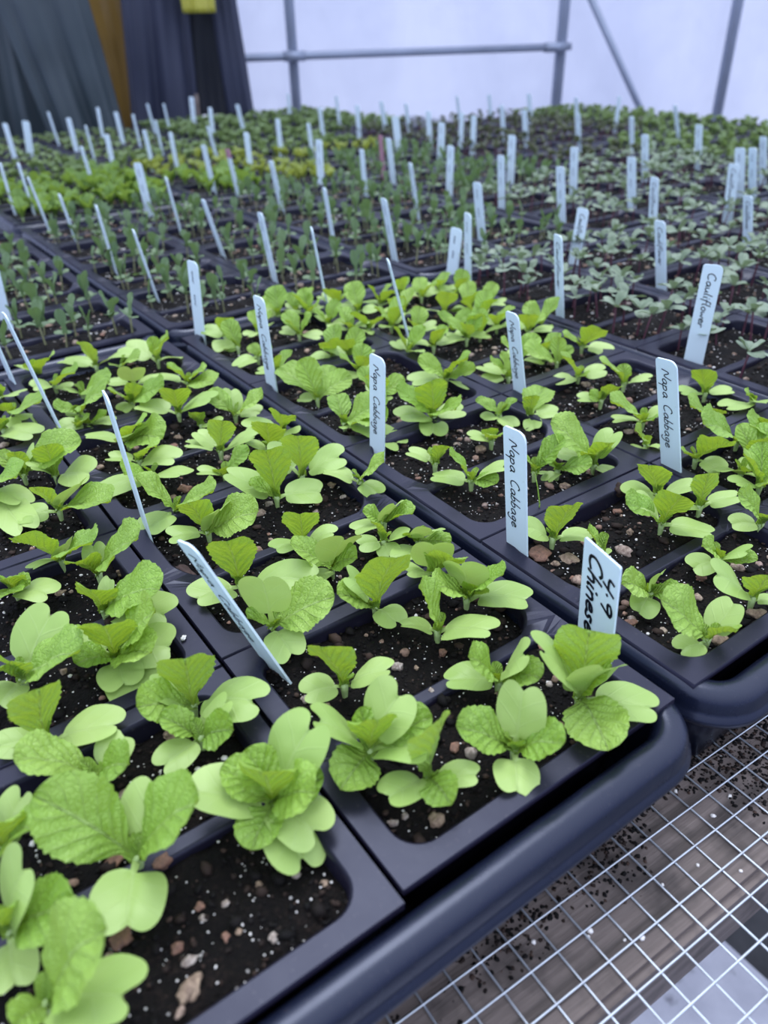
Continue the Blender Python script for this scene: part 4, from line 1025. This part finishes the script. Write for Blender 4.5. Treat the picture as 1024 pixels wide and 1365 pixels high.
# -------------------------------------------------------------- plant labels
GL = {
 'N': (.70, [[(0, 0), (.1, 1), (.5, 0), (.66, 1)]]),
 'a': (.58, [[(.42, .42), (.25, .5), (.06, .32), (.08, .06), (.28, .0), (.42, .25), (.44, .46), (.43, .12), (.54, .02)]]),
 'p': (.55, [[(.06, .46), (.02, -.42)], [(.05, .32), (.25, .5), (.44, .34), (.36, .06), (.06, .06)]]),
 'C': (.66, [[(.55, .84), (.42, 1), (.17, .88), (.0, .48), (.08, .1), (.32, 0), (.56, .14)]]),
 'b': (.50, [[(.14, 1), (.02, .05)], [(.05, .28), (.25, .48), (.42, .3), (.3, .02), (.03, .05)]]),
 'g': (.52, [[(.40, .42), (.2, .48), (.04, .28), (.16, .04), (.36, .2), (.42, .46), (.36, -.28), (.16, -.42), (-.02, -.28)]]),
 'e': (.48, [[(.03, .24), (.4, .3), (.3, .5), (.08, .42), (.03, .15), (.2, 0), (.44, .12)]]),
 'l': (.28, [[(.16, 1), (.04, .12), (.16, 0)]]),
 'i': (.26, [[(.08, .45), (.04, .06), (.14, 0)], [(.13, .68), (.15, .72)]]),
 'f': (.36, [[(.38, .92), (.24, 1), (.14, .8), (.06, -.25)], [(-.02, .45), (.32, .48)]]),
 'o': (.48, [[(.2, .5), (.04, .32), (.08, .04), (.28, .0), (.4, .25), (.32, .48), (.2, .5)]]),
 'w': (.60, [[(0, .45), (.1, 0), (.27, .38), (.38, 0), (.54, .46)]]),
 'r': (.36, [[(.05, .45), (.04, 0)], [(.05, .28), (.2, .47), (.32, .42)]]),
 'h': (.48, [[(.12, 1), (.03, 0)], [(.05, .28), (.25, .48), (.36, .35), (.37, 0)]]),
 'n': (.46, [[(.05, .45), (.03, 0)], [(.04, .28), (.22, .48), (.35, .35), (.36, 0)]]),
 's': (.42, [[(.34, .42), (.16, .49), (.06, .36), (.27, .18), (.2, .01), (.0, .06)]]),
 'u': (.50, [[(.03, .45), (.05, .1), (.2, 0), (.35, .2), (.38, .46), (.37, .06), (.46, 0)]]),
 '4': (.50, [[(.06, .92), (.02, .46), (.40, .46)], [(.44, .95), (.34, .0)]]),
 '.': (.24, [[(.08, .36), (.10, .40)]]),
 '9': (.48, [[(.42, .78), (.26, .96), (.05, .80), (.10, .52), (.32, .55), (.44, .82), (.38, .3), (.34, 0)]]),
 ' ': (.55, []),
}
SQ = [[(0, .2), (.05, .5), (.12, 0), (.2, .5), (.28, .05), (.36, .5), (.42, .1), (.5, .45), (.58, 0), (.66, .5)]]
def strokes(text):
    x = 0; out = []
    for ch in text:
        if ch == '~':
            for st in SQ: out.append([(x + a, b) for a, b in st])
            x += .85; continue
        w, ss = GL[ch]
        for st in ss: out.append([(x + a, b) for a, b in st])
        x += w
    return out, x
def ink(mb, text, z_start, x_base, length, cap, wid, rng, slant=.12):
    ss, tot = strokes(text)
    kx = length / tot
    for st in ss:
        # smooth the polyline
        pts = [Vector((a, b)) for a, b in st]
        for _ in range(2):
            if len(pts) < 3: break
            q = [pts[0]]
            for a, b in zip(pts, pts[1:]): q += [a * .75 + b * .25, a * .25 + b * .75]
            pts = q + [pts[-1]]
        P = [((x_base + p.y * cap), -.00072, (z_start - (p.x + slant * p.y) * kx)) for p in pts]
        for a, b in zip(P, P[1:]):
            d = Vector((b[0] - a[0], 0, b[2] - a[2]))
            if d.length < 1e-7: continue
            d.normalize(); n = Vector((-d.z, 0, d.x)) * wid * .5; e = d * wid * .25
            A, B = Vector(a), Vector(b)
            mb.add([tuple(A - n - e), tuple(B - n + e), tuple(B + n + e), tuple(A + n - e)], [(0, 1, 2, 3)])
            mb.add([tuple(B + Vector((math.cos(t * .785), 0, math.sin(t * .785))) * wid * .5) for t in range(8)], [tuple(range(8))])
def label_outline(w, L, sq=False):
    h = w / 2; out = []
    def arc(cx, cz, r, a0, a1, n=6):
        for i in range(n + 1):
            a = math.radians(a0 + (a1 - a0) * i / n); out.append((cx + r * math.cos(a), cz + r * math.sin(a)))
    out += [(0, -.016), (h, -.004)]
    r1, r2 = (.0008, .0008) if sq else (w * .34, w * .14)
    arc(h - r1, L - r1, r1, 0, 90); arc(-h + r2, L - r2, r2, 90, 180)
    out.append((-h, -.004))
    return out
lab_items = []
for n, (bx, by, tx, ty, tz, ang, txt) in enumerate(LABELS):
    rng = random.Random(n)
    B = Vector((bx, by, RIM + soil_h(bx, by))); T = Vector((tx, ty, RIM + tz))
    zl = T - B; L = zl.length; zl.normalize()
    nv = Vector((math.cos(ang), math.sin(ang), 0)); nv = (nv - zl * nv.dot(zl)).normalized()
    xl = -(nv.cross(zl)); yl = zl.cross(xl)
    ch = txt == 'CH'; w = .0235 if ch else .0145
    out = label_outline(w, L, ch)
    m = len(out); th = .0005
    vs = [(a, -th, b) for a, b in out] + [(a, th, b) for a, b in out]
    fs = [tuple(range(m)), tuple(range(2 * m - 1, m - 1, -1))] + [(i, m + i, m + (i + 1) % m, (i + 1) % m) for i in range(m)]
    pink = txt.startswith('pink')
    root = obj('plant_label', mesh('plant_label', vs, fs, [M['label_pink' if pink and txt == 'pink' else 'label']], smooth=False))
    root.matrix_world = Matrix(((xl.x, yl.x, zl.x, B.x), (xl.y, yl.y, zl.y, B.y), (xl.z, yl.z, zl.z, B.z), (0, 0, 0, 1)))
    if pink and txt == 'pinktip':
        mb = MB(); mb.box((-w * .52, -.0009, L - .012), (w * .52, .0009, L + .0004))
        tag(obj('coloured_tip', mb.build('coloured_tip', [M['label_pink']], smooth=False), root), 'pink tip')
    mb = MB(); cap = .0062
    if ch:
        ink(mb, 'Chinese C', L - .0042, -.0072, L * .95, .0092, .0015, rng)
        ink(mb, '4.9', L - .0075, .0030, .0185, .0072, .0014, rng)
    elif txt == 'Napa Cabbage': ink(mb, txt, L - .006, -.0030, L * .66, cap, .00062, rng)
    elif txt == 'Cauliflower': ink(mb, txt, L - .006, -.0026, L * .52, .0062, .0007, rng)
    elif txt == '~': ink(mb, '~ ~', L - .008, -.0026, L * .45, .0058, .0006, rng)
    if mb.v:
        obj('handwriting', mb.build('handwriting', [M['ink_grey' if txt == '~' else 'ink']], smooth=False), root)
    lab_items.append((root, bx, by, txt, abs(xl.dot(right))))
def lab_key(q):
    k, r, i, j = cell_of(q[1], q[2]); return k, r, i, j // 2
for (k, r, i, j), its in grouped(lab_items, lab_key).items():
    its.sort(key=lambda q: px((q[1], q[2], RIM))[0])
    for pos, (o, x, y, txt, face) in zip(positions(len(its)), its):
        word = {'CH': 'wide white label reading 4.9 Chinese', 'Napa Cabbage': 'white plant label reading Napa Cabbage', 'Cauliflower': 'white plant label reading Cauliflower', '~': 'inked white plant label',
                '': 'plain white plant label', 'pink': 'pink plant label', 'pinktip': 'pink-tipped plant label'}[txt]
        words = '%s%s in %s insert, %s strip, %s' % (pos, word, ORD[min(j, 3)], ('left', 'right')[i], tray_name(k, min(r, 3)).replace(' of ', ', '))
        if txt == 'CH': words = 'wide white label marked 4.9 Chinese, at the front right corner of the nearest tray'
        tag(o, words, 'plant label', 'white plant labels stuck in the seedling cells')

# -------------------------------------------- loose bits one can pick out
def bit(name, label, cat, x, y, z, size, mat, stretch=(1, 1, 1), rz=0.0, rough=.5):
    mb = MB(); st = R.getstate(); chunk(mb, (0, 0, 0), 1.0, ico_data(3), rough, 1.0); R.setstate(st)
    v = [(a * size * stretch[0], b * size * stretch[1], c * size * stretch[2]) for a, b, c in mb.v]
    o = obj(name, mesh(name, v, mb.f, [M[mat]]), None, (x, y, z), (0, 0, rz)); tag(o, label, cat)
bit('soil_clump', 'round black soil clump caught among leaves beside the left strip gap', 'soil clump', -.176, .179, RIM + .004, .0042, 'crumb')
bit('soil_clump', 'black soil clump on the insert divider in the second front tray', 'soil clump', .0999, .1219, RIM - .002, .0052, 'crumb')
bit('bark_chip', 'dark bark chip on the soil behind the leaning Napa Cabbage label', 'bark chip', -.1318, .2046, RIM - .005, .0036, 'bark', (1, 2.4, .5), .35)
bit('perlite_bead', 'white perlite bead on the insert rim left of the strip gap', 'perlite', -.1545, .1514, RIM + .0012, .0014, 'perlite')
stones = []
for x, y, r_, c in STONES:
    name = {'t': 'tan', 'r': 'rust', 'w': 'white'}[c]
    mb = MB(); chunk(mb, (0, 0, 0), r_ * .8, ico_data(3), .55, .8)
    o = obj('grit_stone', mb.build('grit_stone', [M['stone_' + name]]), None, (x, y, RIM + soil_h(x, y) + r_ * .2)); stones.append((o, x, y, name))
for key, its in grouped(stones, lambda q: cell_of(q[1], q[2]) + (q[3],)).items():
    its.sort(key=lambda q: px((q[1], q[2], RIM))[0]); k, r, i, j, name = key
    for pos, (o, x, y, _n) in zip(positions(len(its)), its):
        tag(o, '%s%s grit stone in %s cell from front, %s strip, %s' % (pos, {'tan': 'tan', 'rust': 'rusty brown', 'white': 'whitish'}[name], ORD[j], ('left', 'right')[i], ('nearest tray', 'second front tray')[min(1, k + 1)]), 'stone', 'larger grit stones on the soil')
mb = MB(); z0 = soil_h(.047, .1335)
mb.tube([(0, 0, -.002), (.0012, .001, .008), (.0005, .003, .018), (-.0015, .004, .027)], [.00045, .00045, .0004, .00015], 6)
o = obj('grass_sprout', mb.build('grass_sprout', [M['true']]), None, (.047, .1335, RIM + z0)); tag(o, 'single thin green grass sprout right of the tall Napa Cabbage label', 'sprout')

# --------------------------------------------------------------- the bench
BX0, BX1, BY0, BY1 = -.75, 1.62, -.50, 2.30
A_M = -.0425; MO = Vector((.012703, .544518)) * 1.0
MO = Vector((-.0421, .0127))
SP = .0127
mb = MB()
ca, sa = math.cos(A_M), math.sin(A_M)
def clip(p, d):
    t0, t1 = -9., 9.
    for a, lo, hi in ((0, BX0, BX1), (1, BY0, BY1)):
        if abs(d[a]) < 1e-9:
            if not lo <= p[a] <= hi: return None
            continue
        u, v = (lo - p[a]) / d[a], (hi - p[a]) / d[a]
        t0, t1 = max(t0, min(u, v)), min(t1, max(u, v))
    return (t0, t1) if t0 < t1 else None
for i in range(-260, 260):
    for d, o_, z in (((ca, sa), (-sa, ca), MESHZ), ((-sa, ca), (ca, sa), MESHZ - .0009)):
        p = (MO.x + o_[0] * SP * i, MO.y + o_[1] * SP * i)
        c = clip(p, d)
        if c:
            n = 7
            pts = []
            for q in range(n):
                t = c[0] + (c[1] - c[0]) * q / (n - 1)
                pts.append((p[0] + d[0] * t, p[1] + d[1] * t, z - .00055 + .0003 * math.sin(i * 2.1 + q * 1.7)))
            mb.tube(pts, .00045, 6)
o = obj('wire_mesh', mb.build('wire_mesh', [M['wire']])); tag(o, 'galvanised half-inch square wire mesh covering the bench top under the trays', 'wire mesh')

root = empty('bench_frame', (0, 0, 0)); tag(root, 'weathered grey wooden bench frame under the wire mesh', 'bench')
def board(name, a, b, rz=0., piv=None):
    mb = MB(); mb.box(a, b); me = mb.build(name, [M['wood']], smooth=False)
    bm = bmesh.new(); bm.from_mesh(me); bmesh.ops.bevel(bm, geom=bm.edges[:] , offset=.003, segments=2, affect='EDGES'); bm.to_mesh(me); bm.free()
    o = obj(name, me, root)
    if rz: o.rotation_euler = (0, 0, rz)
    return o
PT = MESHZ - .0022
front = board('front_board', (-.80, -.0500, PT - .038), (1.62, .075, PT), A_M)
for yy in (.72, 1.45, 2.16): board('cross_board', (-.72, yy, PT - .038), (1.60, yy + .09, PT))
for xx in (-.75, 1.58): board('side_board', (xx, .10, PT - .13), (xx + .04, 2.27, PT - .0395))
for xx in (-.74, 1.5):
    for yy in (.16, 2.1): board('leg', (xx, yy, 0), (xx + .08, yy + .08, PT - .131))

# dirt fallen through onto the front board
cr, pe = MB(), MB()
for _ in range(26000):
    x = R.uniform(-.2, .42); y = -.052 + (R.random() ** .8) * .10
    yb = y - .0425 * x
    n = noise.noise(Vector((x * 18, yb * 22, 3)))
    if n * 1.5 + R.uniform(-.3, .3) + (y + .018) * 14 < .0: continue
    if yb < -.0480 - .0425 * x: continue
    s = R.uniform(.0003, .0011); chunk(cr, (x, yb, PT + s * .2), s, ICO1, .7, .5)
for _ in range(70):
    x = R.uniform(-.2, .42); y = R.uniform(-.045, .03) - .0425 * x; s = R.uniform(.0004, .0014); chunk(pe, (x, y, PT + s * .3), s, ICO1)
tag(obj('spilled_soil', cr.build('spilled_soil', [M['crumb']])), 'spilled black soil crumbs on the wooden board under the mesh', 'soil', None, 'stuff')
tag(obj('spilled_perlite', pe.build('spilled_perlite', [M['perlite']])), 'white perlite grains spilled on the wooden board under the mesh', 'grit', None, 'stuff')

# ------------------------------------------------------------- the greenhouse
mb = MB(); mb.box((-4, -4, -.1), (7, 7, 0)); tag(obj('floor', mb.build('floor', [M['ground']], False)), 'dark damp greenhouse ground', None, None, 'structure')
mb = MB(); mb.box((0, 0, 0), (1.2, 1.3, .04)); o = obj('concrete_slab', mb.build('concrete_slab', [M['slab']], False), None, (-.752, -1.05, 0)); tag(o, 'pale stained concrete slab on the ground under the front of the bench', 'slab')
P0 = Vector((-.16334618, 2.98782981, 0)); WD = Vector((.92866464, -.37092047, 0)); WN = Vector((-WD.y, WD.x, 0))
WA = math.atan2(WD.y, WD.x)
def wall_pt(s, z, off=0.): return P0 + WD * s - WN * off + UP * z
nx, nz = 90, 40; vs = []; fs = []
for j in range(nz + 1):
    for i in range(nx + 1):
        s = -2.2 + 7.4 * i / nx; z = 2.6 * j / nz
        w = .018 * noise.noise(Vector((s * 1.7, z * .9, 0))) + .008 * noise.noise(Vector((s * 5 + z * 2, z * 2, 4)))
        vs.append((s, .05 + w, z))
for j in range(nz):
    for i in range(nx):
        a = j * (nx + 1) + i; fs.append((a, a + 1, a + nx + 2, a + nx + 1))
o = obj('wall_back', mesh('wall_back', vs, fs, [M['film']]), None, P0, (0, 0, WA)); tag(o, 'milky white plastic film end wall of the greenhouse', None, None, 'structure')
def pipe(name, label, a, b, r, grp='galvanised pipes of the end wall frame'):
    mb = MB(); A = Vector(a); mb.tube([Vector((0, 0, 0)), Vector(b) - A], r, 16)
    o = obj(name, mb.build(name, [M['pipe']]), None, A); tag(o, label, 'pipe', grp)
    return o
PR = .0165
pipe('pipe_post', 'upright galvanised pipe just right of the hanging coats', wall_pt(1.497, 0), wall_pt(1.497, 2.5), PR)
pipe('pipe_post', 'upright galvanised pipe at the right end of the horizontal pipe', wall_pt(2.44, 0), wall_pt(2.44, 2.5), PR * 1.15)
pipe('pipe_post', 'upright galvanised pipe at the far right of the film wall', wall_pt(3.11, 0), wall_pt(3.11, 2.5), PR * 1.2)
pipe('pipe_brace', 'slanting galvanised brace between the two right uprights', wall_pt(2.478, 1.198, .02), wall_pt(3.05, .395, .02), PR * .75)
rail = pipe('pipe_rail', 'horizontal galvanised pipe crossing the film wall behind the coats', wall_pt(.1, .992, .033), wall_pt(2.46, .994, .033), PR * .72)
for s in (1.497, 2.40):
    mb = MB(); mb.tube([wall_pt(s - .035, .993, .033) - wall_pt(s, .993, .033), wall_pt(s + .035, .993, .033) - wall_pt(s, .993, .033)], PR * .95, 12)
    o = obj('pipe_clamp', mb.build('pipe_clamp', [M['pipe']]), None, wall_pt(s, .993, .033)); tag(o, 'pipe clamp on the horizontal pipe at the %s upright' % ('left' if s < 2 else 'middle'), 'clamp')
hang = pipe('hanging_rail', 'pipe rail that the coats hang from', wall_pt(-.1, 1.655, .17), wall_pt(1.5, 1.655, .17), .012)

def garment(name, label, cat, mat, stations, off, depth, folds, seed, amp=.018):
    """stations: (height, centre along the wall, half width) from top to bottom"""
    rng = random.Random(seed); nu = 72; mb = MB(); vs = []; fs = []
    rows = []
    for a, b in zip(stations, stations[1:]):
        for q in range(14):
            t = q / 14; rows.append(tuple(x + (y - x) * t for x, y in zip(a, b)))
    rows.append(stations[-1])
    ph = [rng.uniform(0, 6.28) for _ in range(3)]
    for ri, (z, c, hw) in enumerate(rows):
        g = ri / (len(rows) - 1)
        for u in range(nu):
            a = 2 * math.pi * u / nu
            k = 1 + amp / depth * g * (math.sin(folds * a + ph[0] + .8 * math.sin(g * 4 + ph[1])) + .5 * math.sin(folds * 2.3 * a + ph[2]))
            x = c + hw * math.cos(a) * (1 + .05 * (k - 1)); y = depth * (.45 + .55 * g) * math.sin(a) * k
            y += .012 * noise.noise(Vector((x * 9, z * 5, seed)))
            vs.append((x, -off + y, z))
    n = len(rows)
    for i in range(n - 1):
        for u in range(nu):
            v = (u + 1) % nu; fs.append((i * nu + u, i * nu + v, (i + 1) * nu + v, (i + 1) * nu + u))
    fs.append(tuple(range(nu))); fs.append(tuple((n - 1) * nu + u for u in reversed(range(nu))))
    me = mesh(name, vs, fs, [M[mat]])
    bm = bmesh.new(); bm.from_mesh(me); bmesh.ops.recalc_face_normals(bm, faces=bm.faces); bm.to_mesh(me); bm.free()
    o = obj(name, me, None, P0, (0, 0, WA)); tag(o, label, cat, 'work clothes hanging on the end wall')
    return o
garment('rain_trousers', 'grey-green rain trousers hanging furthest left', 'trousers', 'coat_green', [(1.63, .60, .10), (1.15, .60, .155), (.62, .56, .20)], .20, .036, 7, 1, .034)
garment('rain_coat', 'grey-green raincoat flaring beside the ochre oilskin', 'coat', 'coat_green', [(1.63, .83, .05), (1.15, .80, .115), (.84, .845, .10), (.62, .86, .13)], .335, .036, 6, 2, .032)
garment('oilskin_jacket', 'ochre oilskin jacket squeezed between grey-green and navy coats', 'jacket', 'coat_ochre', [(1.63, .96, .04), (1.15, .965, .075), (.98, .975, .06), (.66, .965, .09)], .12, .022, 5, 3, .01)
garment('work_coat', 'navy work coat hanging right of the ochre jacket', 'coat', 'coat_navy', [(1.63, 1.09, .06), (1.15, 1.085, .092), (.64, 1.05, .105)], .21, .034, 5, 4, .028)
garment('work_coat', 'long dark coat with open hem, nearest the bare film wall', 'coat', 'coat_dark', [(1.63, 1.22, .05), (1.15, 1.215, .075), (.70, 1.21, .09)], .13, .026, 4, 5, .01)
garment('work_coat', 'slate navy coat hanging furthest right, edge against the film', 'coat', 'coat_navy', [(1.63, 1.26, .035), (1.15, 1.278, .038), (.84, 1.295, .042)], .205, .022, 4, 6, .008)
garment('oilskin_jacket', 'yellow oilskin hem showing at the top over the dark coats', 'jacket', 'coat_yellow', [(1.63, 1.20, .03), (1.3, 1.20, .05), (1.113, 1.205, .045)], .27, .022, 4, 7, .008)

# small white pot and a stake at the far edge of the bench
mb = MB(); prof = [(.0, 0), (.022, 0), (.030, .062), (.031, .064), (.028, .064), (.021, .004), (.0, .004)]
n = 24; vs = [(r_ * math.cos(6.28318 * i / n), r_ * math.sin(6.28318 * i / n), z) for r_, z in prof for i in range(n)]
fs = [(a * n + i, a * n + (i + 1) % n, (a + 1) * n + (i + 1) % n, (a + 1) * n + i) for a in range(len(prof) - 1) for i in range(n)]
mb.add(vs, fs); o = obj('plant_pot', mb.build('plant_pot', [M['white']]), None, (.815, 2.205, MESHZ)); tag(o, 'small white plastic pot at the far edge of the bench', 'pot')
mb = MB(); mb.tube([(0, 0, 0), (.004, 0, .12)], .006, 8); o = obj('wooden_stake', mb.build('wooden_stake', [M['wood']]), None, (.775, 2.215, MESHZ)); tag(o, 'short brown wooden stake beside the white pot', 'stake')

# ----------------------------------------------------------------- light
w = bpy.data.worlds.new('sky'); bpy.context.scene.world = w; w.use_nodes = True
t = w.node_tree; bg = t.nodes['Background']
tc = t.nodes.new('ShaderNodeTexCoord'); sp = t.nodes.new('ShaderNodeSeparateXYZ'); t.links.new(tc.outputs['Generated'], sp.inputs[0])
rp = t.nodes.new('ShaderNodeValToRGB'); e = rp.color_ramp.elements
e[0].position = .0; e[0].color = (.27, .32, .54, 1); e[1].position = 1.; e[1].color = (1., 1.08, 1.27, 1)
t.links.new(sp.outputs[2], rp.inputs[0]); t.links.new(rp.outputs[0], bg.inputs[0]); bg.inputs[1].default_value = WORLD
sl = bpy.data.lights.new('daylight', 'SUN'); sl.energy = SUN; sl.angle = math.radians(28); sl.color = (.95, .97, 1.0)
so = bpy.data.objects.new('daylight', sl); COL.objects.link(so); so.location = (1, 1, 4)
so.rotation_euler = (Vector((.25, .45, 1))).to_track_quat('Z', 'Y').to_euler()
sc = bpy.context.scene
sc.view_settings.view_transform = 'Standard'; sc.view_settings.look = 'None'; sc.view_settings.gamma = 1.0
sc.view_settings.use_curve_mapping = False; sc.view_settings.exposure = EXPO
sc.cycles.max_bounces = 8; sc.cycles.use_denoising = True
